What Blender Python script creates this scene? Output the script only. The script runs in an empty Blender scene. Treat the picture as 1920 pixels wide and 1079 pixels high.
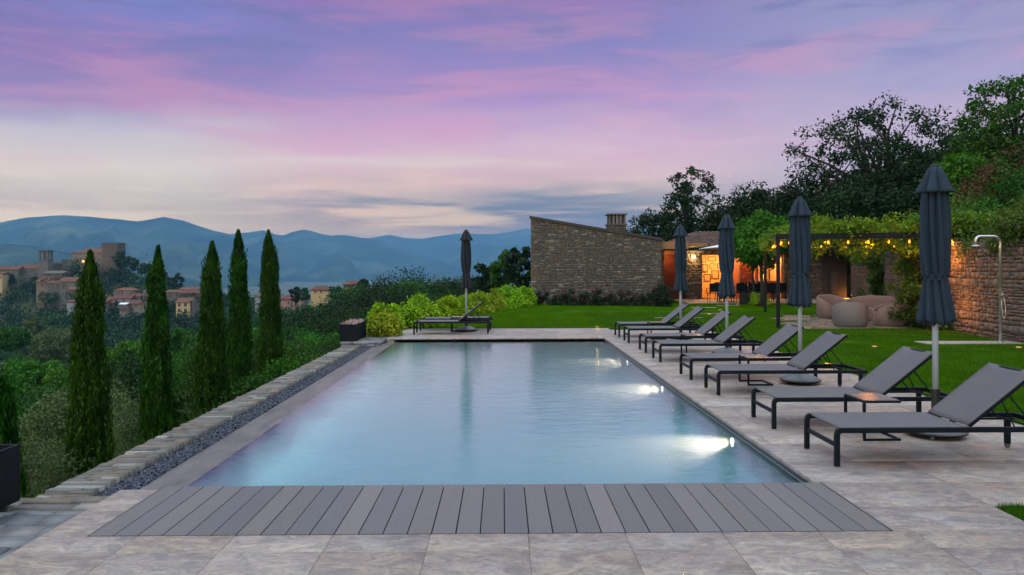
import bpy, bmesh, math, random
import numpy as np
from mathutils import Vector, Matrix
R = math.radians
S = bpy.context.scene
COL = S.collection
random.seed(7)
rng = np.random.default_rng(11)

# ------------------------------------------------------------------ camera
FPX, CX, HY, CH = 1480.0, 960.0, 503.0, 1.66
YAW, ROLL = R(0.70), 0.0027
Rv = Vector((math.cos(YAW), -math.sin(YAW), 0)); Fv = Vector((math.sin(YAW), math.cos(YAW), 0)); Zv = Vector((0, 0, 1))
cr = Rv * math.cos(ROLL) - Zv * math.sin(ROLL)
cu = Rv * math.sin(ROLL) + Zv * math.cos(ROLL)
cam_d = bpy.data.cameras.new('camera'); cam = bpy.data.objects.new('camera', cam_d); COL.objects.link(cam)
cam_d.sensor_width = 36; cam_d.lens = FPX / 1920 * 36
cam_d.shift_y = -(539.5 - HY) / 1920
cam_d.clip_start = 0.05; cam_d.clip_end = 60000
M = Matrix.Identity(4)
for i in range(3):
    M[i][0] = cr[i]; M[i][1] = cu[i]; M[i][2] = -Fv[i]; M[i][3] = (0, 0, CH)[i]
cam.matrix_world = M
S.camera = cam

def at(px, py, Y):
    """world point seen at photo pixel (px, py) on the plane y = Y"""
    d = cr * ((px - CX) / FPX) + cu * (-(py - HY) / FPX) + Fv
    t = Y / d.y
    return Vector((0, 0, CH)) + d * t
def gnd(px, py, z=0.0):
    d = cr * ((px - CX) / FPX) + cu * (-(py - HY) / FPX) + Fv
    t = (z - CH) / d.z
    return Vector((0, 0, CH)) + d * t

# ------------------------------------------------------------------ colour helpers and nodes
def lin(c):
    return tuple((v / 255 / 12.92) if v / 255 <= .04045 else ((v / 255 + .055) / 1.055) ** 2.4 for v in c)
def rgba(c): return (c[0], c[1], c[2], 1.0)
class NT:
    def __init__(s, nt): s.nt = nt; s.n = nt.nodes; s.l = nt.links
    def add(s, t, **kw):
        nd = s.n.new(t)
        for k, v in kw.items(): setattr(nd, k, v)
        return nd
    def link(s, a, b): s.l.new(a, b)
    def set(s, sock, v):
        if isinstance(v, bpy.types.NodeSocket): s.link(v, sock)
        else: sock.default_value = v
    def math(s, op, a, b=0.0, c=None, clamp=False):
        m = s.add('ShaderNodeMath', operation=op); m.use_clamp = clamp
        s.set(m.inputs[0], a); s.set(m.inputs[1], b)
        if c is not None: s.set(m.inputs[2], c)
        return m.outputs[0]
    def mix(s, f, a, b, mode='MIX'):
        m = s.add('ShaderNodeMix', data_type='RGBA', blend_type=mode)
        s.set(m.inputs[0], f); s.set(m.inputs[6], a if isinstance(a, bpy.types.NodeSocket) else rgba(a)); s.set(m.inputs[7], b if isinstance(b, bpy.types.NodeSocket) else rgba(b))
        return m.outputs[2]
    def ramp(s, f, stops, interp='LINEAR'):
        r = s.add('ShaderNodeValToRGB'); s.link(f, r.inputs[0]); cr_ = r.color_ramp; cr_.interpolation = interp
        while len(cr_.elements) < len(stops): cr_.elements.new(.5)
        for e, (p, c) in zip(cr_.elements, stops): e.position = p; e.color = rgba(c) if not isinstance(c, (int, float)) else (c, c, c, 1)
        return r.outputs[0]
    def noise(s, vec, scale, detail=4, rough=.55, dist=0.0, dim='3D'):
        n = s.add('ShaderNodeTexNoise', noise_dimensions=dim)
        if vec is not None: s.link(vec, n.inputs['Vector'])
        n.inputs['Scale'].default_value = scale; n.inputs['Detail'].default_value = detail
        n.inputs['Roughness'].default_value = rough; n.inputs['Distortion'].default_value = dist
        return n.outputs['Fac']
    def mapping(s, vec, scale=(1, 1, 1), rot=(0, 0, 0), loc=(0, 0, 0)):
        m = s.add('ShaderNodeMapping'); s.link(vec, m.inputs[0])
        m.inputs['Scale'].default_value = scale; m.inputs['Rotation'].default_value = rot; m.inputs['Location'].default_value = loc
        return m.outputs[0]

# ------------------------------------------------------------------ sky
SUN_EL, SUN_AZ = R(6), R(-150)          # the last light comes from behind the camera on the left
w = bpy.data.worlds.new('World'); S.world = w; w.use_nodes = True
n = NT(w.node_tree); n.n.clear()
tc = n.add('ShaderNodeTexCoord').outputs['Generated']
sep = n.add('ShaderNodeSeparateXYZ'); n.link(tc, sep.inputs[0])
X_, Y_, Z_ = sep.outputs
az = n.math('ARCTAN2', X_, Y_)
el = n.math('ARCSINE', Z_)
cmb = n.add('ShaderNodeCombineXYZ'); n.link(az, cmb.inputs[0]); n.link(el, cmb.inputs[1])
ae = cmb.outputs[0]
warp = n.noise(n.mapping(ae, (1.6, 4, 1)), 2.0, 3)
t = n.math('DIVIDE', n.math('ADD', el, n.math('MULTIPLY', n.math('SUBTRACT', warp, .5), .10)), .5, clamp=True)
HB = 1.0
left = n.ramp(t, [(0.0, lin((190, 176, 170))), (.13, lin((208, 196, 178))), (.22, lin((206, 192, 184))), (.31, lin((182, 174, 190))), (.37, lin((134, 114, 170))), (.48, lin((140, 106, 178))), (.62, lin((122, 128, 208))), (.74, lin((142, 112, 194))), (1, lin((150, 145, 205)))])
right = n.ramp(t, [(0.0, lin((186, 174, 172))), (.12, lin((202, 180, 166))), (.22, lin((206, 174, 174))), (.32, lin((194, 152, 184))), (.44, lin((164, 122, 186))), (.56, lin((126, 112, 188))), (.68, lin((162, 108, 184))), (1, lin((150, 145, 205)))])
far_r = n.ramp(t, [(0.0, lin((126, 148, 176))), (.15, lin((156, 154, 178))), (.3, lin((170, 148, 180))), (.45, lin((158, 142, 188))), (.62, lin((150, 142, 194))), (.75, lin((160, 138, 190))), (1, lin((150, 145, 205)))])
mr = n.add('ShaderNodeMapRange', interpolation_type='SMOOTHSTEP'); n.link(az, mr.inputs[0]); mr.inputs[1].default_value = -.42; mr.inputs[2].default_value = -.20
base = n.mix(mr.outputs[0], left, right)
mr = n.add('ShaderNodeMapRange', interpolation_type='SMOOTHSTEP'); n.link(az, mr.inputs[0]); mr.inputs[1].default_value = .12; mr.inputs[2].default_value = .45
base = n.mix(mr.outputs[0], base, far_r)
def band(v, c, wd):   # soft bump around c
    d = n.math('DIVIDE', n.math('SUBTRACT', v, c), wd)
    return n.math('EXPONENT', n.math('MULTIPLY', n.math('MULTIPLY', d, d), -1))
st = n.mapping(ae, (1.5, 10, 1), (0, 0, R(10)))
pn = n.noise(st, 1.8, 8, .58, .7)
pm = n.ramp(pn, [(.46, 0), (.64, 1)], 'EASE')
pm = n.math('MULTIPLY', pm, band(el, .25, .13))
base = n.mix(n.math('MULTIPLY', pm, .6), base, lin((206, 136, 178)))
st2 = n.mapping(ae, (2.2, 13, 1), (0, 0, R(14)), (3.3, 1.7, 0))
bn = n.ramp(n.noise(st2, 1.7, 8, .6, .8), [(.46, 0), (.66, 1)], 'EASE')
bn = n.math('MULTIPLY', bn, n.math('SMOOTH_MAX', band(el, .29, .09), 0, .1))
base = n.mix(n.math('MULTIPLY', bn, .8), base, lin((112, 108, 176)))
lt = n.ramp(n.noise(n.mapping(ae, (1.6, 12, 1), (0, 0, R(6)), (9.3, 4.1, 0)), 1.7, 5, .5, .4), [(.48, 0), (.7, 1)], 'EASE')
lt = n.math('MULTIPLY', lt, band(el, .12, .06))
base = n.mix(n.math('MULTIPLY', lt, .5), base, lin((212, 200, 196)))
# violet bank on the left, grey blue cloud bars near the horizon
gb = n.ramp(n.noise(n.mapping(ae, (2.6, 26, 1), (0, 0, R(3)), (1.3, 2.2, 0)), 1.6, 5, .55, .3), [(.36, 0), (.58, 1)], 'EASE')
gb = n.math('MULTIPLY', gb, n.math('MULTIPLY', band(el, .072, .032), n.math('ADD', .3, band(az, .0, .24))))
base = n.mix(n.math('MULTIPLY', gb, .95, clamp=True), base, lin((92, 112, 142)))
gb2 = n.math('MULTIPLY', band(el, .045, .022), band(az, .12, .12))
base = n.mix(n.math('MULTIPLY', gb2, .85), base, lin((86, 118, 156)))
dk = n.add('ShaderNodeMapRange', interpolation_type='SMOOTHSTEP'); n.link(el, dk.inputs[0]); dk.inputs[1].default_value = .12; dk.inputs[2].default_value = .32
base = n.mix(dk.outputs[0], base, n.mix(1.0, base, (.72, .70, .73), 'MULTIPLY'))
gb3 = n.math('MULTIPLY', n.math('MULTIPLY', band(el, .088, .016), band(az, .05, .16)), n.ramp(n.noise(n.mapping(ae, (3, 30, 1), (0, 0, R(4)), (5.1, .7, 0)), 1.4, 6, .6, .4), [(.32, 0), (.55, 1)], 'EASE'))
base = n.mix(n.math('MULTIPLY', gb3, .8, clamp=True), base, lin((94, 112, 144)))
# brighter sky overhead and behind the camera (out of frame)
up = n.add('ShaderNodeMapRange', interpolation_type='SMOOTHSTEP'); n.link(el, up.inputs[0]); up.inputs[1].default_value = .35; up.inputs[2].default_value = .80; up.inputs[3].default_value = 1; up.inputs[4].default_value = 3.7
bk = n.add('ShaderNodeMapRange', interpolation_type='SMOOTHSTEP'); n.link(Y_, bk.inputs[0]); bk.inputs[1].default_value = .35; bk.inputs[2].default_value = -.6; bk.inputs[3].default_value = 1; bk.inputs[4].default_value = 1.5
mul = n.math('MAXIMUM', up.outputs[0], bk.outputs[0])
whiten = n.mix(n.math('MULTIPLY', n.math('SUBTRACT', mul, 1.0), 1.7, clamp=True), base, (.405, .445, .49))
# the low sky is seen through the haze below: brighten it by what the air takes away
se = n.math('MAXIMUM', Z_, .05); Tn = n.math('EXPONENT', n.math('DIVIDE', -.079, se))
oneT = n.math('SUBTRACT', 1.0, Tn)
hzc = n.mix(oneT, (0, 0, 0), (.085, .23, .40))
dif = n.mix(1.0, whiten, hzc, 'SUBTRACT')
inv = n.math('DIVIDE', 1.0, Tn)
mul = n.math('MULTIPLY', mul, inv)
cl_ = n.add('ShaderNodeVectorMath', operation='MAXIMUM'); n.link(dif, cl_.inputs[0]); cl_.inputs[1].default_value = (0.01, 0.01, 0.01)
colr = cl_.outputs[0]
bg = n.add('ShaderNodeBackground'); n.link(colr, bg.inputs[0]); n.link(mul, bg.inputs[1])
sky = n.add('ShaderNodeTexSky', sky_type='NISHITA'); sky.sun_disc = False; sky.sun_elevation = SUN_EL; sky.sun_rotation = SUN_AZ
bg2 = n.add('ShaderNodeBackground'); n.link(sky.outputs[0], bg2.inputs[0]); bg2.inputs[1].default_value = .05
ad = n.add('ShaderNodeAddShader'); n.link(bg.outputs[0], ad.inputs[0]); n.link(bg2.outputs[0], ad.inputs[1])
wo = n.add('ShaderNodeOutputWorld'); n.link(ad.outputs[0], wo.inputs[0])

sl = bpy.data.lights.new('sun', 'SUN'); sl.energy = .5; sl.angle = R(20); sl.color = (1, .94, .90)
so = bpy.data.objects.new('sun', sl); COL.objects.link(so)
sd = Vector((math.sin(SUN_AZ) * math.cos(R(35)), math.cos(SUN_AZ) * math.cos(R(35)), math.sin(R(35))))
so.rotation_euler = (-sd).to_track_quat('-Z', 'Y').to_euler()

S.view_settings.view_transform = 'Standard'; S.view_settings.look = 'None'
S.view_settings.exposure = 0; S.view_settings.gamma = 1
S.render.engine = 'CYCLES'
cy = S.cycles
try: cy.use_denoising = True; cy.denoiser = 'OPENIMAGEDENOISE'
except Exception: pass
cy.max_bounces = 6; cy.diffuse_bounces = 3; cy.glossy_bounces = 3; cy.transmission_bounces = 4; cy.transparent_max_bounces = 8; cy.volume_bounces = 2
cy.caustics_reflective = False; cy.caustics_refractive = False; cy.sample_clamp_indirect = 1.5

# ------------------------------------------------------------------ object helpers
def tag(o, label=None, cat=None, group=None, kind=None):
    if label: o['label'] = label
    if cat: o['category'] = cat
    if group: o['group'] = group
    if kind: o['kind'] = kind
    return o
def empty(name, loc=(0, 0, 0), rz=0, label=None, cat=None, group=None):
    o = bpy.data.objects.new(name, None); COL.objects.link(o); o.location = loc; o.rotation_euler = (0, 0, rz)
    o.empty_display_size = .1
    return tag(o, label, cat, group)
def link_mesh(name, me, m, parent=None, smooth=False):
    if m: me.materials.append(m)
    if smooth: me.polygons.foreach_set('use_smooth', [True] * len(me.polygons))
    o = bpy.data.objects.new(name, me); COL.objects.link(o)
    if parent: o.parent = parent
    return o
def np_mesh(name, V, Q, m, parent=None, smooth=False):
    """V (n,3), Q (k,4) or (k,3)"""
    V = np.asarray(V, dtype=np.float32); Q = np.asarray(Q, dtype=np.int32)
    k = Q.shape[1]
    me = bpy.data.meshes.new(name)
    me.vertices.add(len(V)); me.vertices.foreach_set('co', V.ravel())
    me.loops.add(Q.size); me.loops.foreach_set('vertex_index', Q.ravel())
    me.polygons.add(len(Q)); me.polygons.foreach_set('loop_start', np.arange(0, Q.size, k, dtype=np.int32))
    me.polygons.foreach_set('loop_total', np.full(len(Q), k, dtype=np.int32))
    me.update(calc_edges=True); me.validate()
    return link_mesh(name, me, m, parent, smooth)
class MB:
    def __init__(s): s.v = []; s.f = []
    def raw(s, vs, fs):
        b = len(s.v); s.v += [tuple(v) for v in vs]; s.f += [tuple(i + b for i in f) for f in fs]; return s
    def box(s, x0, x1, y0, y1, z0, z1, T=None):
        vs = [(x0, y0, z0), (x1, y0, z0), (x1, y1, z0), (x0, y1, z0), (x0, y0, z1), (x1, y0, z1), (x1, y1, z1), (x0, y1, z1)]
        if T: vs = [T @ Vector(v) for v in vs]
        return s.raw(vs, [(0, 3, 2, 1), (4, 5, 6, 7), (0, 1, 5, 4), (1, 2, 6, 5), (2, 3, 7, 6), (3, 0, 4, 7)])
    def bar(s, a, b, w, h, up=(0, 0, 1)):
        a = Vector(a); b = Vector(b); d = (b - a).normalized(); u = Vector(up)
        if abs(d.dot(u)) > .98: u = Vector((0, 1, 0))
        sd_ = d.cross(u).normalized(); u = sd_.cross(d)
        vs = []
        for p in (a, b):
            for i, j in ((-1, -1), (1, -1), (1, 1), (-1, 1)): vs.append(p + sd_ * (w / 2 * i) + u * (h / 2 * j))
        return s.raw(vs, [(3, 2, 1, 0), (4, 5, 6, 7), (0, 1, 5, 4), (1, 2, 6, 5), (2, 3, 7, 6), (3, 0, 4, 7)])
    def tube(s, pts, r, seg=8, cap=True):
        pts = [Vector(p) for p in pts]; rs = r if isinstance(r, (list, tuple)) else [r] * len(pts)
        vs = []; prev = None
        for i, p in enumerate(pts):
            d = (pts[min(i + 1, len(pts) - 1)] - pts[max(i - 1, 0)]).normalized()
            if prev is None:
                u = Vector((0, 0, 1)) if abs(d.z) < .9 else Vector((1, 0, 0))
                u = (u - d * u.dot(d)).normalized()
            else: u = (prev - d * prev.dot(d)).normalized()
            prev = u; v = d.cross(u)
            for k in range(seg):
                a = 2 * math.pi * k / seg; vs.append(p + (u * math.cos(a) + v * math.sin(a)) * rs[i])
        fs = []
        for i in range(len(pts) - 1):
            for k in range(seg): k2 = (k + 1) % seg; fs.append((i * seg + k, i * seg + k2, (i + 1) * seg + k2, (i + 1) * seg + k))
        if cap: fs.append(tuple(range(seg))[::-1]); fs.append(tuple((len(pts) - 1) * seg + k for k in range(seg)))
        return s.raw(vs, fs)
    def lathe(s, prof, seg=24, c=(0, 0, 0), fold=None, sx=1, sy=1):
        vs = []; fs = []
        for i, (r, z) in enumerate(prof):
            for k in range(seg):
                a = 2 * math.pi * k / seg; rr = r * (fold(a, i, z) if fold else 1)
                vs.append((c[0] + rr * math.cos(a) * sx, c[1] + rr * math.sin(a) * sy, c[2] + z))
        for i in range(len(prof) - 1):
            for k in range(seg): k2 = (k + 1) % seg; fs.append((i * seg + k, i * seg + k2, (i + 1) * seg + k2, (i + 1) * seg + k))
        return s.raw(vs, fs)
    def build(s, name, m, parent=None, smooth=False, bevel=0, ang=None):
        me = bpy.data.meshes.new(name); me.from_pydata(s.v, [], s.f); me.update()
        o = link_mesh(name, me, m, parent, smooth)
        if bevel:
            bv = o.modifiers.new('bevel', 'BEVEL'); bv.width = bevel; bv.segments = 2; bv.limit_method = 'ANGLE'
        return o
def copy_tree(o, parent=None):
    c = o.copy(); COL.objects.link(c)
    if parent: c.parent = parent
    for ch in list(o.children): copy_tree(ch, c)
    return c

# ------------------------------------------------------------------ materials
def new_mat(name):
    m = bpy.data.materials.new(name); m.use_nodes = True; k = NT(m.node_tree); k.n.clear()
    out = k.add('ShaderNodeOutputMaterial'); return m, k, out
def mat(name, c, c2=None, ns=8, rough=.6, metal=0.0, bump=0.0, bs=60, isl=None, objr=0.0, spec=.5, ns2=None, stretch=(1, 1, 1), rot=(0, 0, 0), emis=None, es=0, coat=0):
    m, k, out = new_mat(name)
    p = k.add('ShaderNodeBsdfPrincipled'); k.link(p.outputs[0], out.inputs[0])
    oc = k.add('ShaderNodeTexCoord').outputs['Object']
    vec = k.mapping(oc, stretch, rot)
    col = None
    if isl:
        g = k.add('ShaderNodeNewGeometry').outputs['Random Per Island']
        stops = [(i / max(1, len(isl) - 1), x) for i, x in enumerate(isl)]
        col = k.ramp(g, stops)
        nf = k.noise(vec, ns, 5)
        col = k.mix(k.math('MULTIPLY', k.ramp(nf, [(.35, 0), (.7, 1)]), .55), col, k.mix(1.0, col, c2 or (.6, .6, .6), 'MULTIPLY'))
    elif c2:
        nf = k.noise(vec, ns, 6)
        col = k.mix(k.ramp(nf, [(.32, 0), (.68, 1)]), c, c2)
        if ns2:
            nf2 = k.noise(vec, ns2, 5)
            col = k.mix(k.math('MULTIPLY', k.ramp(nf2, [(.4, 0), (.7, 1)]), .4), col, k.mix(1.0, col, (.55, .55, .55), 'MULTIPLY'))
    if objr:
        oi = k.add('ShaderNodeObjectInfo').outputs['Random']
        f = k.math('MULTIPLY_ADD', oi, objr, 1 - objr / 2)
        hv = k.add('ShaderNodeHueSaturation'); k.set(hv.inputs['Color'], col if col is not None else rgba(c)); k.link(f, hv.inputs['Value'])
        k.link(k.math('MULTIPLY_ADD', oi, .03, .485), hv.inputs['Hue']); col = hv.outputs[0]
    k.set(p.inputs['Base Color'], col if col is not None else rgba(c))
    p.inputs['Roughness'].default_value = rough; p.inputs['Metallic'].default_value = metal
    p.inputs['Specular IOR Level'].default_value = spec
    p.inputs['Coat Weight'].default_value = coat
    if emis: p.inputs['Emission Color'].default_value = rgba(emis); p.inputs['Emission Strength'].default_value = es
    if bump:
        b = k.add('ShaderNodeBump'); b.inputs['Strength'].default_value = 1; b.inputs['Distance'].default_value = bump
        k.link(k.noise(vec, bs, 6), b.inputs['Height']); k.link(b.outputs[0], p.inputs['Normal'])
    return m
def leaf_mat(name, c1, c2, c3=None, transl=.35, objr=.25, cl=1.2):
    m, k, out = new_mat(name)
    g = k.add('ShaderNodeNewGeometry').outputs['Random Per Island']
    oc = k.add('ShaderNodeTexCoord').outputs['Object']
    stops = [(0, c1), (1, c2)] if c3 is None else [(0, c1), (.6, c2), (1, c3)]
    nz = k.noise(oc, cl, 3)
    f = k.math('ADD', k.math('MULTIPLY', g, .55), k.math('MULTIPLY', k.ramp(nz, [(.35, 0), (.65, 1)]), .45), clamp=True)
    col = k.ramp(f, stops)
    oi = k.add('ShaderNodeObjectInfo').outputs['Random']
    hv = k.add('ShaderNodeHueSaturation'); k.link(col, hv.inputs['Color']); k.link(k.math('MULTIPLY_ADD', oi, objr, 1 - objr / 2), hv.inputs['Value'])
    k.link(k.math('MULTIPLY_ADD', oi, .03, .485), hv.inputs['Hue']); col = hv.outputs[0]
    d = k.add('ShaderNodeBsdfDiffuse'); k.link(col, d.inputs[0])
    tr = k.add('ShaderNodeBsdfTranslucent'); k.link(col, tr.inputs[0])
    gl = k.add('ShaderNodeBsdfGlossy'); gl.inputs[1].default_value = .45; gl.inputs[0].default_value = (1, 1, 1, 1)
    mx = k.add('ShaderNodeMixShader'); mx.inputs[0].default_value = transl; k.link(d.outputs[0], mx.inputs[1]); k.link(tr.outputs[0], mx.inputs[2])
    m2 = k.add('ShaderNodeMixShader'); m2.inputs[0].default_value = .012; k.link(mx.outputs[0], m2.inputs[1]); k.link(gl.outputs[0], m2.inputs[2])
    k.link(m2.outputs[0], out.inputs[0]); return m
def emit_mat(name, c, s):
    m, k, out = new_mat(name); e = k.add('ShaderNodeEmission'); e.inputs[0].default_value = rgba(c); e.inputs[1].default_value = s
    k.link(e.outputs[0], out.inputs[0]); return m
STONE = [(.062, .066, .060), (.125, .12, .098), (.09, .095, .09), (.16, .115, .075), (.082, .092, .092), (.072, .08, .082), (.135, .098, .07), (.095, .104, .10), (.23, .23, .20), (.07, .08, .083), (.115, .116, .104)]
MT = dict(
    stone=mat('rubble_stone', (1, 1, 1), (.62, .62, .62), 14, .85, bump=.012, bs=38, isl=STONE),
    stone2=mat('retaining_stone', (1, 1, 1), (.6, .6, .6), 12, .85, bump=.015, bs=30, isl=[(.075, .07, .065), (.13, .115, .10), (.10, .095, .092), (.17, .13, .10), (.085, .085, .09), (.14, .105, .085), (.11, .105, .10), (.20, .18, .16)]),
    capstone=mat('wall_cap_stone', (1, 1, 1), (.55, .55, .55), 18, .7, bump=.008, bs=40, isl=[(.08, .086, .084), (.16, .15, .12), (.11, .118, .12), (.20, .155, .10), (.085, .10, .115), (.15, .135, .11), (.30, .30, .28), (.12, .12, .11), (.20, .20, .19)]),
    slate=mat('slate_paving', (1, 1, 1), (.42, .46, .50), 7, .55, bump=.010, bs=18, isl=[(.10, .12, .135), (.15, .175, .19), (.115, .13, .145), (.20, .22, .235), (.14, .145, .15)]),
    mortar=mat('mortar', (.045, .043, .04), (.07, .065, .06), 20, .95),
    grout=mat('grout', (.24, .22, .20), (.30, .27, .25), 20, .9),
    gravel=mat('dark_gravel', (1, 1, 1), (.5, .5, .5), 30, .4, isl=[(.004, .009, .022), (.011, .022, .048), (.024, .044, .085), (.008, .014, .032), (.075, .11, .17)]),
    frame=mat('anthracite_metal', (.003, .007, .012), (.005, .010, .016), 12, .5, spec=.15, bump=.0002, bs=400),
    sling=mat('grey_sling', (.078, .080, .094), (.090, .092, .108), 3, .75, bump=.0006, bs=500),
    canopy=mat('blue_grey_canvas', (.0025, .016, .034), (.004, .024, .048), 6, .85, bump=.002, bs=120),
    canopy_d=mat('charcoal_canvas', (.007, .011, .018), (.011, .016, .025), 6, .85, bump=.002, bs=120),
    pole=mat('pale_pole', (.38, .48, .56), (.43, .53, .60), 5, .4),
    basegrey=mat('base_plastic', (.075, .092, .115), (.095, .112, .138), 5, .5),
    black=mat('black_metal', (.012, .013, .016), None, rough=.45),
    steel=mat('steel', (.55, .55, .56), (.45, .45, .46), 8, .28, metal=.9),
    steel_dark=mat('dark_rim', (.10, .105, .11), (.14, .14, .14), 8, .35, metal=.5),
    pooltile=mat('pool_tile', (.17, .50, .58), (.21, .57, .65), 3, .4),
    poolband=mat('pool_band', (.012, .018, .020), (.022, .030, .032), 10, .4, bump=.001, bs=80),
    lamp_pool=emit_mat('pool_lamp_glow', (1, .97, .82), 8),
    bulb=emit_mat('warm_bulb', (1, .24, .012), 6),
    glow=emit_mat('warm_lamp', (1, .50, .03), 2.2),
    woodwarm=mat('warm_timber', (.30, .16, .07), (.22, .11, .045), 6, .6, stretch=(1, 1, 6)),
    corten=mat('rust_panel', (.22, .055, .02), (.14, .035, .015), 5, .7),
    cream=mat('cream_plaster', (.60, .40, .20), (.52, .34, .17), 3, .9),
    rooftile=mat('clay_roof_tile', (1, 1, 1), (.6, .6, .6), 10, .85, isl=[(.075, .045, .038), (.11, .062, .05), (.055, .040, .036), (.15, .095, .078), (.085, .052, .045)], bump=.004, bs=40),
    roofedge=mat('dark_roof_edge', (.010, .011, .014), (.018, .018, .021), 6, .6),
    taupe=mat('taupe_shell', (.145, .118, .108), (.165, .135, .122), 2, .65, bump=.0008, bs=300),
    greyshell=mat('grey_shell', (.095, .105, .118), (.11, .12, .13), 2, .6),
    whiteplast=mat('pale_plastic', (.40, .37, .38), (.44, .41, .42), 2, .5),
    whitecloth=mat('white_canvas', (.70, .72, .76), (.62, .65, .70), 3, .8),
    bark=mat('bark', (.018, .015, .012), (.035, .029, .023), 6, .9, bump=.02, bs=12, stretch=(3, 3, .6)),
    anth=mat('planter_metal', (.003, .006, .012), (.005, .009, .016), 3, .6, bump=.001, bs=60, spec=.12),
    soil=mat('soil', (.03, .022, .016), (.05, .038, .028), 12, .95, bump=.01, bs=30),
)
GREEN = dict(
    hedge=leaf_mat('hedge_leaf', (.05, .15, .004), (.23, .45, .006), (.42, .64, .02), .3, .12, 1.5),
    hedge_y=leaf_mat('hedge_leaf_olive', (.08, .14, .008), (.26, .38, .012), (.46, .46, .04), .3, .1, 2.0),
    cyp=leaf_mat('cypress_leaf', (.003, .020, .001), (.012, .065, .001), (.034, .15, .002), .2, .1, 3.0),
    dark=leaf_mat('dark_oak_leaf', (.003, .013, .004), (.008, .030, .007), (.018, .058, .012), .25, .3, .5),
    mid=leaf_mat('mid_green_leaf', (.008, .040, .004), (.024, .095, .008), (.06, .18, .014), .3, .3, .6),
    bright=leaf_mat('bright_green_leaf', (.012, .060, .004), (.035, .15, .007), (.09, .27, .012), .3, .25, .8),
    olive=leaf_mat('olive_leaf', (.028, .055, .016), (.065, .105, .036), (.14, .20, .075), .2, .2, 1.0),
    vine=leaf_mat('vine_leaf', (.035, .10, .005), (.11, .21, .010), (.28, .36, .025), .35, .1, 1.6),
    vined=leaf_mat('climber_leaf', (.015, .04, .006), (.04, .10, .012), (.10, .18, .02), .3, .2, 1.5),
    ivy=leaf_mat('bank_leaf', (.02, .06, .008), (.065, .13, .018), (.16, .24, .04), .3, .2, .8),
    red=leaf_mat('reddish_leaf', (.05, .018, .012), (.11, .045, .03), (.15, .09, .06), .3, .1, 1.0),
    rose=leaf_mat('rose_leaf', (.006, .016, .008), (.015, .036, .016), (.035, .065, .03), .2, .2, 1.5),
    flower=leaf_mat('rose_petal', (.10, .006, .02), (.22, .015, .06), None, .3, .1, 2),
    grass=leaf_mat('grass_blade', (.020, .068, .001), (.048, .138, .002), (.12, .25, .006), .35, 0, 1.2),
    wild=leaf_mat('wild_grass', (.04, .09, .010), (.10, .18, .022), (.22, .25, .06), .3, .1, .6),
    farwood=leaf_mat('far_wood_leaf', (.002, .013, .004), (.012, .048, .009), (.050, .125, .022), .2, 0, .06),
)
# ------------------------------------------------------------------ stone courses
def courses(P, L, H, rh=(.05, .12), sw=(.10, .35), proud=(.0, .02), gap=.008, depth=.06, jit=.004, h0=0.0, holes=(), seed=1, double=.15):
    """P(s,h,d) -> world point, d = outwards; returns verts, quads"""
    r = random.Random(seed); V = []; Q = []
    hm = max(H(L * i / 40) for i in range(41)); h = h0
    while h < hm:
        dh = r.uniform(*rh); s = -r.uniform(0, sw[1])
        while s < L:
            ds = r.uniform(*sw); a, b = max(0, s), min(L, s + ds)
            s += ds
            if b - a < .02: continue
            m_ = (a + b) / 2; top = min(h + dh, H(m_))
            if any(x0 < m_ < x1 and y0 < h + dh / 2 < y1 for x0, x1, y0, y1 in holes): continue
            pieces = [(h, top)]
            if dh > .085 and r.random() < double: pieces = [(h, min(top, h + dh * .5)), (h + dh * .5, top)]
            for q0, q1 in pieces:
                if q1 - q0 < .02: continue
                pr = r.uniform(*proud); g = gap / 2; j = lambda: r.uniform(-jit, jit)
                c = [(a + g + j(), q0 + g + j()), (b - g + j(), q0 + g + j()), (b - g + j(), q1 - g + j()), (a + g + j(), q1 - g + j())]
                bi = len(V)
                for x, y in c: V.append(P(x, y, -depth))
                for x, y in c: V.append(P(x, y, pr + r.uniform(-.003, .003)))
                Q += [(bi + 4, bi + 5, bi + 6, bi + 7), (bi, bi + 1, bi + 5, bi + 4), (bi + 1, bi + 2, bi + 6, bi + 5), (bi + 2, bi + 3, bi + 7, bi + 6), (bi + 3, bi, bi + 4, bi + 7)]
        h += dh
    return V, Q
def flat_P(a, b, z0):
    a = Vector(a); b = Vector(b); d = (b - a).normalized(); nn = Vector((d.y, -d.x, 0))
    def P(s, h, o): q = a + d * s + nn * o; return (q.x, q.y, z0 + h)
    return P, (b - a).length
def tiles(x0, x1, y0, y1, wx, wy, z, th=.03, gap=.003, off=0.0, seed=1, alongx=True, jit=.0, wj=0.0):
    r = random.Random(seed); V = []; Q = []; y = y0; row = 0
    while y < y1 - .01:
        hy = min(wy, y1 - y); x = x0 - (off * row) % wx
        while x < x1 - .01:
            ww = wx * (1 + r.uniform(-wj, wj)); a, b = max(x, x0), min(x + ww, x1); x += ww
            if b - a < .03: continue
            g = gap / 2; dz = r.uniform(-jit, jit); bi = len(V)
            for zz in (z - th, z + dz):
                for px, py in ((a + g, y + g), (b - g, y + g), (b - g, y + hy - g), (a + g, y + hy - g)): V.append((px + r.uniform(-jit, jit), py + r.uniform(-jit, jit), zz))
            Q += [(bi + 4, bi + 5, bi + 6, bi + 7), (bi, bi + 1, bi + 5, bi + 4), (bi + 1, bi + 2, bi + 6, bi + 5), (bi + 2, bi + 3, bi + 7, bi + 6), (bi + 3, bi, bi + 4, bi + 7)]
        y += wy; row += 1
    return V, Q
def join(*parts):
    V = []; Q = []
    for v, q in parts:
        b = len(V); V += list(v); Q += [tuple(i + b for i in f) for f in q]
    return V, Q
def struct(o): o['kind'] = 'structure'; return o

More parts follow.
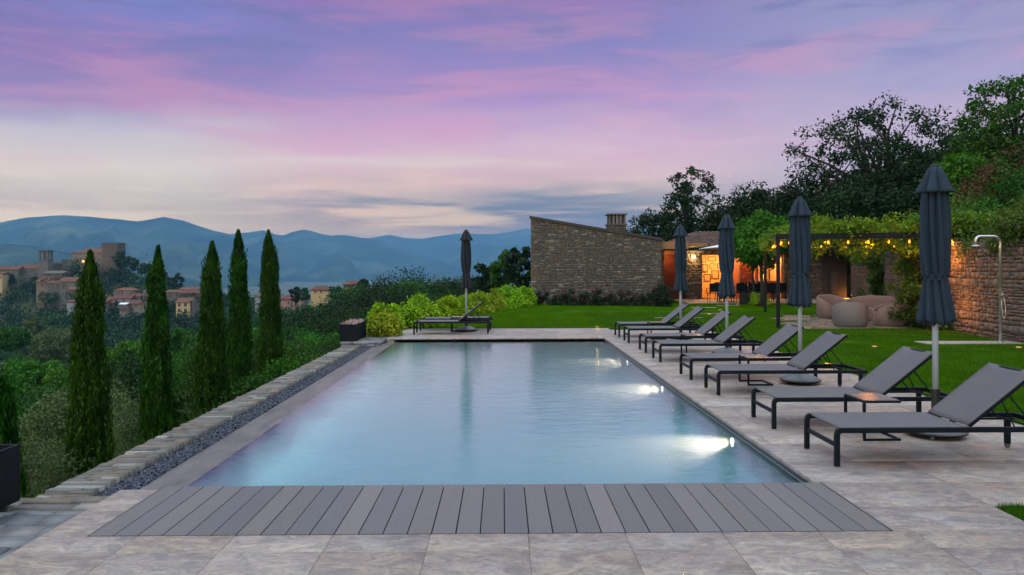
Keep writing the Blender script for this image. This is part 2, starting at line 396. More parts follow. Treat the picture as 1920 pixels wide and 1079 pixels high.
# ------------------------------------------------------------------ travertine material: veined, pitted
m, k, out = new_mat('travertine')
p = k.add('ShaderNodeBsdfPrincipled'); k.link(p.outputs[0], out.inputs[0])
oc = k.add('ShaderNodeTexCoord').outputs['Object']; g = k.add('ShaderNodeNewGeometry').outputs['Random Per Island']
cm = k.add('ShaderNodeCombineXYZ'); k.link(k.math('MULTIPLY', g, 37), cm.inputs[0]); k.link(k.math('MULTIPLY', g, 91), cm.inputs[1])
va = k.add('ShaderNodeVectorMath', operation='ADD'); k.link(oc, va.inputs[0]); k.link(cm.outputs[0], va.inputs[1]); v = va.outputs[0]
basec = k.ramp(g, [(0, (.35, .30, .255)), (.25, (.27, .24, .225)), (.5, (.37, .305, .24)), (.75, (.29, .26, .245)), (1, (.41, .37, .32))])
vein = k.noise(k.mapping(v, (1.6, 2.6, 1), (0, 0, R(24))), 2.8, 13, .76, 1.3)
c1 = k.mix(k.ramp(vein, [(.40, 0), (.56, 1)]), basec, k.mix(1.0, basec, (.52, .55, .62), 'MULTIPLY'))
v2 = k.noise(k.mapping(v, (2, 5, 1), (0, 0, R(-18))), 3.2, 12, .72, .9)
c1 = k.mix(k.math('MULTIPLY', k.ramp(v2, [(.50, 0), (.62, 1)]), .55), c1, (.42, .325, .26))
bl = k.noise(v, 2.1, 11, .7, .6)
c1 = k.mix(k.math('MULTIPLY', k.ramp(bl, [(.52, 0), (.72, 1)]), .5), c1, (.30, .33, .38))
thin = k.math('ABSOLUTE', k.math('SUBTRACT', k.noise(k.mapping(v, (.9, 2.6, 1), (0, 0, R(35))), 2.6, 6, .6, 1.2), .5))
c1 = k.mix(k.ramp(thin, [(.0, .55), (.016, 0)]), c1, (.24, .21, .20))
vo = k.add('ShaderNodeTexVoronoi'); k.link(k.mapping(v, (1, 2.2, 1)), vo.inputs['Vector']); vo.inputs['Scale'].default_value = 26
pit = k.math('MULTIPLY', k.ramp(vo.outputs['Distance'], [(.10, 1), (.19, 0)]), k.ramp(k.noise(v, 6, 4), [(.49, 0), (.58, 1)]))
c1 = k.mix(k.math('MULTIPLY', pit, .75), c1, (.13, .10, .085))
fine = k.noise(k.mapping(v, (1, 2, 1)), 30, 8, .8)
c1 = k.mix(k.ramp(fine, [(.38, .6), (.56, 0)]), c1, k.mix(1.0, c1, (.60, .58, .57), 'MULTIPLY'))
k.link(c1, p.inputs['Base Color']); k.link(k.ramp(k.noise(v, 3, 4), [(.3, .42), (.7, .62)]), p.inputs['Roughness'])
b = k.add('ShaderNodeBump'); b.inputs['Distance'].default_value = .003; k.link(k.math('SUBTRACT', k.noise(v, 40, 5), k.math('MULTIPLY', pit, 1.5)), b.inputs['Height']); k.link(b.outputs[0], p.inputs['Normal'])
MT['trav'] = m
# deck board: grey composite with fine grooves
m, k, out = new_mat('deck_board')
p = k.add('ShaderNodeBsdfPrincipled'); k.link(p.outputs[0], out.inputs[0])
oc = k.add('ShaderNodeTexCoord').outputs['Object']; g = k.add('ShaderNodeNewGeometry').outputs['Random Per Island']
basec = k.ramp(g, [(0, (.078, .084, .094)), (.35, (.128, .120, .124)), (.6, (.092, .098, .108)), (1, (.150, .140, .146))])
nz = k.noise(k.mapping(oc, (6, .8, 1)), 4, 6); basec = k.mix(k.math('MULTIPLY', nz, .5), basec, k.mix(1.0, basec, (.7, .7, .72), 'MULTIPLY'))
k.link(basec, p.inputs['Base Color']); p.inputs['Roughness'].default_value = .55
wv = k.add('ShaderNodeTexWave', wave_type='BANDS', bands_direction='X'); k.link(oc, wv.inputs['Vector']); wv.inputs['Scale'].default_value = 16.0
b = k.add('ShaderNodeBump'); b.inputs['Distance'].default_value = .0025; k.link(wv.outputs['Fac'], b.inputs['Height'])
k.link(b.outputs[0], p.inputs['Normal']); MT['deck'] = m
# wet sloping stone beside the infinity edge
MT['wet'] = mat('wet_edge_stone', (.075, .074, .074), (.15, .142, .136), 2.5, .42, bump=.003, bs=14, ns2=6, spec=.3, stretch=(2.5, .8, 1), rot=(0, 0, R(20)))

PX0, PX1, PY0, PY1, WZ = -2.53, 2.417, 6.06, 18.75, -.075
# ------------------------------------------------------------------ terrain
def lerp_pts(pts, t):
    if t <= pts[0][0]: return pts[0][1]
    for (a, va_), (b_, vb_) in zip(pts, pts[1:]):
        if t <= b_: return va_ + (vb_ - va_) * (t - a) / (b_ - a)
    return pts[-1][1]
EDGE = [(-60, -3.42), (18.6, -3.42), (22, -3.2), (28, -1.8), (35, .2), (40, 1.0), (47, 3), (60, 8), (120, 26), (400, 110), (3000, 700)]
WALLX = [(-60, 16), (8, 13), (13, 11.75), (17, 11.4), (20.3, 11.7), (24, 12.7), (28, 14.0), (33, 15.7), (37, 16.9), (39.6, 17.5), (41, 21), (46, 22), (52, 14), (60, 12), (100, 26), (4000, 400)]
BUMPS = [(-232, 455, 60, 26, 29), (-290, 452, 50, 34, 11), (-160, 425, 60, 34, 12), (-190, 400, 60, 26, 9), (-52, 258, 34, 30, 13), (-80, 300, 34, 26, 11), (-20, 190, 40, 40, 8)]
def terrain(x, y):
    d = lerp_pts(EDGE, y) - x
    z = -.05
    if d > 0:
        z = -.05 - min(1, d / .25) * .50 - 27 * (1 - math.exp(-d / 50)) - max(0, d - 130) * .05 * math.exp(-max(0, d - 130) / 900)
        for bx, by, sx, sy, h in BUMPS: z += h * math.exp(-((x - bx) / sx) ** 2 - ((y - by) / sy) ** 2)
        z += math.sin(x * .11 + y * .07) * min(1.0, d / 60) * .8
        rr = math.hypot(x, y)
        if rr > 650: z -= min(45, (rr - 650) * .06)
    r = x - lerp_pts(WALLX, y) - (.9 if y < 40 else 0)
    if r > 0 and d < 0:
        z = 2.2 * min(1, r / .9 if y > 41 else (0 if r < .3 else (r - .3) / .25 if r < .55 else 1)) + 13 * (1 - math.exp(-max(0, r - .5) / 20)) + .25 * math.sin(x * 1.3) * math.sin(y * .9)
    if PX0 - .06 < x < PX1 + .02 and PY0 - .9 < y < PY1 + .02: z = -1.6
    elif -3.42 <= x < -2.4 and y < 19: z = -.45
    return z
def axis(lim0, lim1, c, fine, growth, extra):
    a = [c]; s_ = fine
    while a[-1] < lim1: a.append(a[-1] + s_); s_ *= growth if a[-1] > 25 else 1.0
    b_ = [c]; s_ = fine
    while b_[-1] > lim0: b_.append(b_[-1] - s_); s_ *= growth if b_[-1] < -8 else 1.0
    return sorted(set(a + b_ + extra))
xs = axis(-16000, 16000, 0, .8, 1.055, [-3.42, -3.66, PX0 - .06, PX0 - .05, PX1 + .02, PX1 + .03, -3.6, -2.4, -3.3])
ys = axis(-300, 16000, 8, .9, 1.055, [PY0 - .9, PY0 - .89, PY1 + .02, PY1 + .03, 19.0, 18.99])
V = [(x, y, terrain(x, y)) for y in ys for x in xs]
nx = len(xs); Q = [(j * nx + i, j * nx + i + 1, (j + 1) * nx + i + 1, (j + 1) * nx + i) for j in range(len(ys) - 1) for i in range(nx - 1)]
ground = np_mesh('ground', V, Q, mat('hillside_ground', (.035, .055, .018), (.075, .085, .035), .35, .95, bump=.05, bs=4, ns2=3), smooth=True); struct(ground)

# lawn sheet (right lawn and the far lawn)
lawn_mat, k, out = new_mat('lawn')
p = k.add('ShaderNodeBsdfPrincipled'); k.link(p.outputs[0], out.inputs[0]); oc = k.add('ShaderNodeTexCoord').outputs['Object']
c_ = k.ramp(k.noise(k.mapping(oc, (1, .35, 1)), 1.2, 6, .65), [(.3, (.024, .076, .001)), (.55, (.044, .124, .001)), (.75, (.080, .185, .003))])
c_ = k.mix(k.math('MULTIPLY', k.ramp(k.noise(oc, .45, 6, .65, 1.0), [(.45, 0), (.62, 1)]), .4), c_, (.050, .105, .002))
c_ = k.mix(k.math('MULTIPLY', k.ramp(k.noise(oc, 28, 6, .7), [(.35, 0), (.65, 1)]), .6), c_, k.mix(1.0, c_, (.45, .5, .4), 'MULTIPLY'))
k.link(c_, p.inputs['Base Color']); p.inputs['Roughness'].default_value = .9; p.inputs['Specular IOR Level'].default_value = 0
b = k.add('ShaderNodeBump'); b.inputs['Distance'].default_value = .04; k.link(k.noise(oc, 45, 5, .7), b.inputs['Height']); k.link(b.outputs[0], p.inputs['Normal'])
def edge_in(y): return lerp_pts(EDGE, y) + .05
L = MB()
ysl = [4.0 + i * .75 for i in range(60)]
for a, b_ in zip(ysl, ysl[1:]):
    def xr(y): return lerp_pts(WALLX, y) + .12
    def xl(y): return (3.4 if y < 5.44 else 5.44 if y < 21.1 else 2.9 if y < 21.7 else -2.7 + max(0, (y - 21.7)) * .25)
    y0, y1 = a, b_
    x0, x1 = xl((y0 + y1) / 2), xr(y0)
    nseg = 8
    for i in range(nseg):
        u0, u1 = i / nseg, (i + 1) / nseg
        q = [(x0 + (xr(y0) - x0) * u0, y0, -.008), (x0 + (xr(y0) - x0) * u1, y0, -.008), (x0 + (xr(y1) - x0) * u1, y1, -.008), (x0 + (xr(y1) - x0) * u0, y1, -.008)]
        L.raw(q, [(0, 1, 2, 3)])
lawn = L.build('lawn', lawn_mat); struct(lawn)

# ------------------------------------------------------------------ terrace paving
bedm = MT['grout']
tb = MB()
for bx in ((-2.88, PX1 + 4.2, -2.0, 4.93), (2.445, 3.4, 4.93, 5.44), (2.445, 5.44, 5.44, 6.06), (-2.88, -2.585, 4.93, 5.98), (PX1, 5.44, 6.06, 21.1), (-2.75, PX1, PY1, 21.7), (PX1, 2.9, 21.1, 21.7), (PX0, 2.445, 6.0, 6.055)):
    if bx[1] == PX1 + 4.2: tb.box(bx[0], 3.4, bx[2], bx[3], -.35, -.006)
    else: tb.box(*bx, -.35, -.006)
bed = tb.build('terrace_bed', bedm); struct(bed)
T = []
T.append(tiles(-2.88, 3.40, 4.935 - .30, 4.935, .607, .30, 0, gap=.0026, seed=3, jit=.0006))
T.append(tiles(-2.88, 3.40, 4.935 - .30 - .55, 4.935 - .30, .607, .55, 0, gap=.0026, seed=4, jit=.0006))
T.append(tiles(-2.88, 3.40, .0, 4.085, .607, .68, 0, gap=.0026, seed=5, off=.3, jit=.0006))
T.append(tiles(-2.88, -2.585, 4.935, 5.98, .30, .52, 0, gap=.0026, seed=6))
T.append(tiles(2.455, 3.40, 4.935, 5.44, .95, .51, 0, gap=.0026, seed=7))
T.append(tiles(2.455, 5.44, 5.44, 6.045, 1.0, .61, 0, gap=.0026, seed=8, wj=.1))
T.append(tiles(PX1 - .01, 5.44, 6.045, 21.1, 1.02, .675, 0, gap=.0026, off=.43, seed=9, jit=.0006, wj=.06))
T.append(tiles(-2.75, PX1 - .01, PY1 - .01, 21.7, 1.0, .66, 0, gap=.0026, off=.4, seed=10, jit=.0006, wj=.06))
T.append(tiles(PX1 - .01, 2.9, 21.1, 21.7, .5, .6, 0, gap=.0026, seed=11))
V, Q = join(*T); tv = np_mesh('terrace_paving', V, Q, MT['trav']); struct(tv)
bv = tv.modifiers.new('b', 'BEVEL'); bv.width = .002; bv.segments = 1; bv.limit_method = 'ANGLE'

# slate paving on the left
V, Q = tiles(-8.0, -2.885, 1.0, 5.50, .30, .21, -.012, gap=.009, off=.17, seed=12, jit=.005, wj=.35)
sp = np_mesh('slate_paving', V, Q, MT['slate']); struct(sp)
sb = MB().box(-8, -2.885, 1.0, 5.49, -.6, -.03).build('slate_bed', MT['mortar']); struct(sb)

# deck of composite boards over the balance tank
deck = MB()
nb = 33; bw = 5.025 / nb
for i in range(nb):
    x0 = -2.58 + i * bw; r_ = random.Random(i)
    deck.box(x0 + .0035, x0 + bw - .0035, 4.945, 6.055 + r_.uniform(0, .004), -.025, .001 + r_.uniform(-.0006, .0006))
do = deck.build('pool_deck', MT['deck'], bevel=.0015); struct(do)
db = MB().box(-2.58, 2.445, 4.94, 5.98, -.5, -.06).build('deck_void', MT['black']); struct(db)
de = MB().box(2.445, 2.457, 4.94, 6.06, -.05, .0025).box(-2.585, -2.580, 4.94, 5.99, -.05, .0015).build('deck_edge_strip', MT['steel_dark']); struct(de)

# ------------------------------------------------------------------ pool
root = empty('swimming_pool', (0, 12, -1.3), 0, 'long infinity pool with dark coping and glowing underwater lamps, filling the middle of the terrace', 'pool')
def loc(o, r): o.location = (-r.location[0], -r.location[1], -r.location[2]); o.parent = r; return o
sh = MB()
sh.box(PX0 - .04, PX1 + .05, PY0 - .75, PY1 + .05, -.70, -.55)
sh.box(PX1, PX1 + .04, PY0 - .75, PY1, -.55, -.16); sh.box(PX0 - .04, PX1 + .04, PY1, PY1 + .05, -.55, -.035)
sh.box(PX0 - .04, PX0 + .0, PY0 - .75, PY1, -.55, WZ - .006); sh.box(PX0, PX1, PY0 - .8, PY0 - .74, -.55, -.065)
loc(sh.build('basin', MT['pooltile']), root)
bd = MB(); bd.box(PX1 - .002, PX1 + .038, PY0 - .02, PY1 - .002, -.16, -.035)
loc(bd.build('waterline_band', MT['poolband']), root)
st_ = MB().box(PX1 - .005, PX1 + .03, PY0 - .02, PY1 - .01, -.076, -.071)
loc(st_.build('coping_trim', MT['steel']), root)
for (lx, ly) in ((1345, 812), (1221, 718), (1162, 671)):
    P_ = gnd(lx, ly, WZ); yy = P_.y * (2.417 / P_.x)
    yy = P_.y
    lamp = MB(); lamp.lathe([(.001, 0), (.032, 0), (.036, .008), (.044, .01), (.044, 0)], 20)
    o = lamp.build('pool_lamp', MT['lamp_pool'], root); o.location = (PX1 - .006 - root.location[0], yy - 12, -.175 + 1.3); o.rotation_euler = (0, R(-90), 0)
    ld = bpy.data.lights.new('pool_spot', 'SPOT'); ld.energy = 420; ld.color = (1, .50, .33); ld.spot_size = R(56); ld.spot_blend = .8; ld.shadow_soft_size = .05
    lo = bpy.data.objects.new('pool_spot', ld); COL.objects.link(lo); lo.location = (PX1 - .05, yy, -.175)
    lo.rotation_euler = Vector((-1, -.25, -.12)).to_track_quat('-Z', 'Y').to_euler()
def under(x, y, z, d, e, c=(.72, .92, 1), sz=130):  # added fill spots, unseen, put in to brighten the pool water
    l = bpy.data.lights.new('added_pool_fill', 'SPOT'); l.energy = e; l.color = c; l.spot_size = R(sz); l.spot_blend = 1; l.shadow_soft_size = .15
    o = bpy.data.objects.new('added_pool_fill', l); COL.objects.link(o); o.location = (x, y, z); o.rotation_euler = Vector(d).to_track_quat('-Z', 'Y').to_euler()
for x_ in (-1.9, -.6, .7, 1.9): under(x_, 5.7, -.32, (0, 1, -.03), 60)
for i in range(9): under(PX0 + .12, 6.0 + i * 1.5, -.42, (.9, 0, .05), 20, (.80, .92, .95), sz=165)
for y_ in (9.0, 12.0): under(PX1 - .05, y_, -.35, (-1, 0, -.03), 25)
for i in range(8): under(PX0 + .40, 6.3 + i * 1.65, -.48, (-1, 0, .55), 11, (.85, .92, .92), sz=120)  # more added fill, aimed at the dark left basin wall
# water: fresnel mix of tinted transparency and a softly rippled reflection
m, k, out = new_mat('pool_water')
oc = k.add('ShaderNodeTexCoord').outputs['Object']
tr = k.add('ShaderNodeBsdfTransparent'); tr.inputs[0].default_value = (.95, 1, 1.0, 1)
gl = k.add('ShaderNodeBsdfGlossy'); gl.inputs[0].default_value = (.86, .97, 1, 1); gl.inputs[1].default_value = .10
bp = k.add('ShaderNodeBump'); bp.inputs['Strength'].default_value = 1; bp.inputs['Distance'].default_value = .006
h1 = k.noise(k.mapping(oc, (1.0, 1.9, 1), (0, 0, R(8))), 3.4, 5, .58, 1.0); k.link(h1, bp.inputs['Height']); k.link(bp.outputs[0], gl.inputs['Normal'])
fr = k.add('ShaderNodeFresnel'); fr.inputs[0].default_value = 1.45
mx = k.add('ShaderNodeMixShader'); k.link(k.math('MULTIPLY_ADD', fr.outputs[0], 1.38, .0, clamp=True), mx.inputs[0]); k.link(tr.outputs[0], mx.inputs[1]); k.link(gl.outputs[0], mx.inputs[2]); k.link(mx.outputs[0], out.inputs[0])
wt = MB().box(PX0, PX1 - .003, PY0 - .7, PY1 - .003, WZ - .003, WZ)
wat = np_mesh('water', [(PX0, PY0 - .7, WZ), (PX1 - .003, PY0 - .7, WZ), (PX1 - .003, PY1 - .002, WZ), (PX0, PY1 - .002, WZ)], [(0, 1, 2, 3)], m); struct(wat)

wv_, k, out = new_mat('pool_water_body'); pv = k.add('ShaderNodeVolumePrincipled'); pv.inputs['Color'].default_value = (.60, .95, .98, 1); pv.inputs['Density'].default_value = 1.3; k.link(pv.outputs[0], out.inputs['Volume'])
wb = MB().box(PX0 + .004, PX1 - .006, PY0 - .735, PY1 - .006, -.545, WZ - .004).build('water', wv_); struct(wb)
# infinity edge: wet stone weir, gravel channel, stone wall
we = MB(); ye0, ye1 = 5.985, 18.7
we.raw([(PX0, ye0, WZ - .002), (PX0 - .045, ye0, WZ - .002), (-2.955, ye0, -.128), (-2.955, ye0, -.5), (PX0, ye0, -.5),
        (PX0, ye1, WZ - .002), (PX0 - .045, ye1, WZ - .002), (-2.955, ye1, -.128), (-2.955, ye1, -.5), (PX0, ye1, -.5)],
       [(0, 1, 6, 5), (1, 2, 7, 6), (2, 3, 8, 7), (0, 5, 9, 4), (4, 3, 2, 1, 0)])
weo = we.build('overflow_edge', MT['wet']); struct(weo)
MB().box(PX0 - .012, PX0 + .002, ye0 + .05, ye1, WZ - .02, WZ + .0015)
gv = MB(); rr_ = random.Random(5)
gb_ = MB().box(-3.22, -2.95, 5.97, 18.7, -.5, -.15).build('channel_bed', MT['mortar']); struct(gb_)
ico = bmesh.new(); bmesh.ops.create_icosphere(ico, subdivisions=1, radius=1); ico_v = np.array([v.co[:] for v in ico.verts]); ico_f = np.array([[v.index for v in f.verts] for f in ico.faces]); ico.free()
n_ = 16000
cx_ = rng.uniform(-3.21, -2.955, n_); cyy = 5.99 + (rng.random(n_) ** 1.35) * 13.0; cz_ = rng.uniform(-.15, -.118, n_); sc = rng.uniform(.007, .016, (n_, 1, 1)) * rng.uniform(.7, 1.3, (n_, 1, 3))
Vg = ico_v[None] * sc * rng.uniform(.8, 1.15, (n_, 12, 1)) + np.stack([cx_, cyy, cz_], 1)[:, None]
Fg = ico_f[None] + (np.arange(n_) * 12)[:, None, None]
gvo = np_mesh('gravel', Vg.reshape(-1, 3), Fg.reshape(-1, 3), MT['gravel'], smooth=False)
gvo['kind'] = 'stuff'; gvo['label'] = 'dark blue grey gravel filling the channel beside the wet pool edge'; gvo['category'] = 'gravel'
wr = empty('boundary_wall', (-3.4, 12, -.08), 0, 'low dry stone wall with irregular flat cap stones running along the gravel channel to the left of the pool', 'wall')
body = MB().box(-3.58, -3.215, 5.5, 17.9, -1.6, -.11)
loc(body.build('wall_core', MT['mortar']), wr)
r_ = random.Random(21); V = []; Q = []; y = 5.98
while y < 17.95:
    dy = r_.uniform(.05, .12); x = -3.585
    while x < -3.20:
        dx = min(r_.choice((.12, .2, .26, .385)), -3.20 - x)
        if -3.20 - x - dx < .07: dx = -3.20 - x
        bi = len(V); zt = -.08 + r_.uniform(-.006, .008); g = .0045
        ov = r_.uniform(-.012, .012) if x < -3.58 else 0
        cs = [(x + ov + g, y + g), (x + dx - g, y + g), (x + dx - g, y + dy - g), (x + ov + g, y + dy - g)]
        tl = [(r_.uniform(-.006, .006), r_.uniform(-.008, .008)) for _ in cs]
        for (a, b_), (e, f_) in zip(cs, tl): V.append((a + e, b_ + f_, zt - .07))
        for (a, b_), (e, f_) in zip(cs, tl): V.append((a + e, b_ + f_, zt + r_.uniform(-.002, .002)))
        Q += [(bi + 4, bi + 5, bi + 6, bi + 7), (bi, bi + 1, bi + 5, bi + 4), (bi + 1, bi + 2, bi + 6, bi + 5), (bi + 2, bi + 3, bi + 7, bi + 6), (bi + 3, bi, bi + 4, bi + 7)]
        x += dx
    y += dy
Vp, Qp = tiles(-4.25, -2.89, 5.50, 5.97, .34, .16, -.05, gap=.012, off=.13, seed=33, jit=.006, wj=.4, th=.06)
V, Q = join((V, Q), (Vp, Qp)); gb2_ = MB().box(-4.25, -2.89, 5.49, 5.97, -.6, -.08).build('wall_end', MT['mortar']); loc(gb2_, wr)
loc(np_mesh('cap_stone', V, Q, MT['capstone']), wr)
P, L_ = flat_P((-3.585, 17.9, 0), (-3.585, 5.4, 0), -1.6)
loc(np_mesh('outer_face', *courses(P, L_, lambda s: 1.45, (.08, .16), (.15, .4), seed=8), MT['capstone']), wr)
# raised platform block at the far end
pr_ = empty('stone_platform', (-3.25, 18.5, 0), 0, 'small stepped slate platform carrying the far planter box at the pool corner', 'platform')
loc(MB().box(-3.66, -2.76, 18.02, 19.6, -1.6, -.045).build('core', MT['mortar']), pr_)
loc(np_mesh('top_slab', *tiles(-3.70, -2.76, 17.98, 19.65, .42, .3, -.012, th=.04, gap=.008, off=.2, seed=31, jit=.003, wj=.3), MT['slate']), pr_)
P1, L1 = flat_P((-3.68, 18.0, 0), (-2.60, 18.0, 0), -.45)
loc(np_mesh('front_face', *courses(P1, L1, lambda s: .39, (.07, .12), (.12, .3), proud=(0, .02), seed=9), MT['slate']), pr_)
# ------------------------------------------------------------------ sun loungers
def make_lounger(raised=True):
    t = empty('sun_lounger')
    F = MT['frame']; Wd = .345; H = .322; Ln = 1.95
    rl = MB()
    for s in (-1, 1): rl.bar((.05, s * (Wd - .015), H - .0225), (Ln, s * (Wd - .015), H - .0225), .03, .045)
    rl.bar((Ln - .015, -Wd + .03, H - .0225), (Ln - .015, Wd - .03, H - .0225), .03, .045)
    rl.bar((1.13, -Wd + .03, H - .03), (1.13, Wd - .03, H - .03), .025, .025)
    rl.build('side_rail', F, t, bevel=.006)
    for s in (-1, 1):
        lg = MB(); y = s * (Wd - .02)
        # front leg with rounded shoulder into the rail
        pts = [(.0, 0), (.0, .26), (.004, H - .05), (.012, H - .022), (.028, H - .006), (.055, H + .001)]
        inn = [(.042, 0), (.042, .26), (.043, H - .06), (.047, H - .05), (.052, H - .046), (.06, H - .045)]
        vs = []
        for (x, z), (x2, z2) in zip(pts, inn): vs += [(x, y - .02, z), (x, y + .02, z), (x2, y + .02, z2), (x2, y - .02, z2)]
        fs = []
        for i in range(len(pts) - 1):
            b = i * 4
            for a_, c_ in ((0, 1), (1, 2), (2, 3), (3, 0)): fs.append((b + a_, b + c_, b + 4 + c_, b + 4 + a_))
        fs += [(3, 2, 1, 0), tuple(len(vs) - 4 + i for i in range(4))]
        lg.raw(vs, fs).build('leg', F, t, bevel=.004)
        rg = MB().box(Ln - .10, Ln - .055, y - .02, y + .02, .035, H - .045); ro = rg.build('leg', F, t, bevel=.004)
        wh = MB(); wh.tube([(Ln - .078, y - .012, .022), (Ln - .078, y + .012, .022)], .022, 14); wh.build('wheel', MT['steel_dark'], ro)
    MB().bar((.021, -Wd + .04, .175), (.021, Wd - .04, .175), .02, .038).build('crossbar', F, t, bevel=.003)
    # seat sling: taut near the sides, sagging at the open foot end
    nu, nv = 24, 12; V = []; Q = []
    for i in range(nu + 1):
        u = i / nu; x = .035 + u * 1.10
        for j in range(nv + 1):
            v = -1 + 2 * j / nv; sag = .050 * math.exp(-u * 7) * (1 - v * v) + .010 * (1 - v * v)
            V.append((x + .11 * (1 - v * v) * (1 - u) ** 5, v * (Wd - .012), H + .004 - sag))
    for i in range(nu):
        for j in range(nv): a = i * (nv + 1) + j; Q.append((a, a + nv + 1, a + nv + 2, a + 1))
    so_ = np_mesh('seat_sling', V, Q, MT['sling'], t, smooth=True); md = so_.modifiers.new('s', 'SOLIDIFY'); md.thickness = .008; md.offset = -1
    hx, hz = 1.135, H + .006
    tx, tz = (1.70, .775) if raised else (1.84, H + .010)
    d = Vector((tx - hx, 0, tz - hz)); up = Vector((-d.z, 0, d.x)).normalized(); hw = Wd - .035
    V = []; Q = []
    for i in range(13):
        u = i / 12
        for j in range(nv + 1):
            v = -1 + 2 * j / nv; sag = .012 * (1 - v * v); q = Vector((hx, 0, hz)) + d * u + up * (.012 - sag) + Vector((0, v * hw, 0)); V.append(tuple(q))
    for i in range(12):
        for j in range(nv): a = i * (nv + 1) + j; Q.append((a, a + nv + 1, a + nv + 2, a + 1))
    bo = np_mesh('backrest_sling', V, Q, MT['sling'], t, smooth=True); md = bo.modifiers.new('s', 'SOLIDIFY'); md.thickness = .008; md.offset = -1
    bf = MB(); e = d.normalized()
    for s in (-1, 1):
        a = Vector((hx, s * (hw - .008), hz)) - up * .008; bf.bar(a, a + d, .026, .030, up=up)
    a = Vector((tx, 0, tz)) - e * .013 - up * .010
    bf.bar(a + Vector((0, -hw + .02, 0)), a + Vector((0, hw - .02, 0)), .026, .026, up=up)
    bf.build('backrest_frame', F, t, bevel=.004)
    if raised:
        sp_ = MB()
        for s in (-1, 1):
            y = s * (hw - .05)
            a = Vector((hx, y, hz)) + d * .62 - up * .02
            sp_.tube([a, (Ln - .22, y, H - .02)], .007, 8); sp_.tube([(hx + .30, y * .96, hz + .235), (Ln - .38, y * .96, H - .03)], .006, 8)
            sp_.bar((1.30, y, H - .045), (Ln - .06, y, H - .045), .012, .018)
        sp_.tube([(Ln - .22, -hw + .05, H - .02), (Ln - .22, hw - .05, H - .02)], .007, 8)
        sp_.build('support_strut', F, t)
    return t
L0 = make_lounger(True)
LY = [6.53, 8.06, 10.2, 11.62, 13.84, 15.36, 17.36, 18.8]
LL = ['sun lounger nearest the camera in the right row, its backrest cut by the picture edge',
      'second sun lounger from the camera, beyond the nearest parasol pole, raised back against the lawn',
      'third sun lounger from the camera, before the second parasol',
      'fourth sun lounger from the camera, just behind the second parasol pole',
      'fifth sun lounger from the camera, in front of the third parasol',
      'sixth sun lounger from the camera, partly behind the third parasol pole',
      'seventh sun lounger from the camera, in front of the farthest parasol of the right row',
      'farthest sun lounger of the right row, behind its last parasol pole']
for i, y in enumerate(LY):
    o = L0 if i == 0 else copy_tree(L0)
    dx = (0, 0, 0.02, 0, -.01, 0.01, 0, 0)[i]
    o.location = (2.765 + dx, y + .345, 0); o.rotation_euler = (0, 0, R((0, .3, -.4, .2, 0, .3, -.3, 0)[i]))
    tag(o, LL[i], 'sun lounger', 'sun loungers in a row along the right pool side')
o = copy_tree(L0); o.location = (-2.24, 19.8 + .345, 0); tag(o, 'sun lounger with raised back at the far pool end, nearer of the two there', 'sun lounger', 'sun loungers at the far pool end')
o = make_lounger(False); o.location = (-2.2, 21.0 + .345, 0); tag(o, 'sun lounger lying flat at the far pool end, behind the raised one', 'sun lounger', 'sun loungers at the far pool end')

# ------------------------------------------------------------------ C-shaped side tables
def make_table(h=.39, wx=.36, wy=.44):
    t = empty('side_table'); F = MT['frame']
    fr = MB(); b = .022
    for y in (-wy / 2 + .015, wy / 2 - .015):
        fr.bar((0, y, b / 2), (wx, y, b / 2), b, b); fr.bar((.011, y, b), (.011, y, h - .03), b + .004, b + .004)
    fr.bar((wx - .011, -wy / 2 + .03, b / 2), (wx - .011, wy / 2 - .03, b / 2), b, b)
    fr.build('base_frame', F, t, bevel=.003)
    tp = MB().box(0, wx, -wy / 2, wy / 2, h - .028, h - .006).build('table_top', F, t, bevel=.003)
    tl = MB()
    for i in range(3):
        for j in range(4):
            x0 = .012 + i * (wx - .024) / 3; y0 = -wy / 2 + .012 + j * (wy - .024) / 4
            tl.box(x0 + .002, x0 + (wx - .024) / 3 - .002, y0 + .002, y0 + (wy - .024) / 4 - .002, h - .0055, h)
    tl.build('tile_inlay', mat('table_tile', (1, 1, 1), (.8, .8, .8), 6, .22, isl=[(.20, .15, .14), (.24, .17, .15), (.19, .155, .15)]), tp)
    return t
T0 = make_table()
TP = [(3.44, 7.70, 'low side table with a tiled top between the two nearest sun loungers'), (3.44, 11.25, 'low side table with a glossy reddish tiled top between the third and fourth sun loungers'),
      (3.42, 14.9, 'low side table between the fifth and sixth sun loungers'), (3.42, 18.40, 'low side table between the two farthest loungers of the right row'), (-1.34, 20.72, 'low side table between the two sun loungers at the far pool end')]
for i, (x, y, lb) in enumerate(TP):
    o = T0 if i == 0 else copy_tree(T0)
    o.location = (x, y, 0); tag(o, lb, 'side table', 'side tables between the sun loungers')

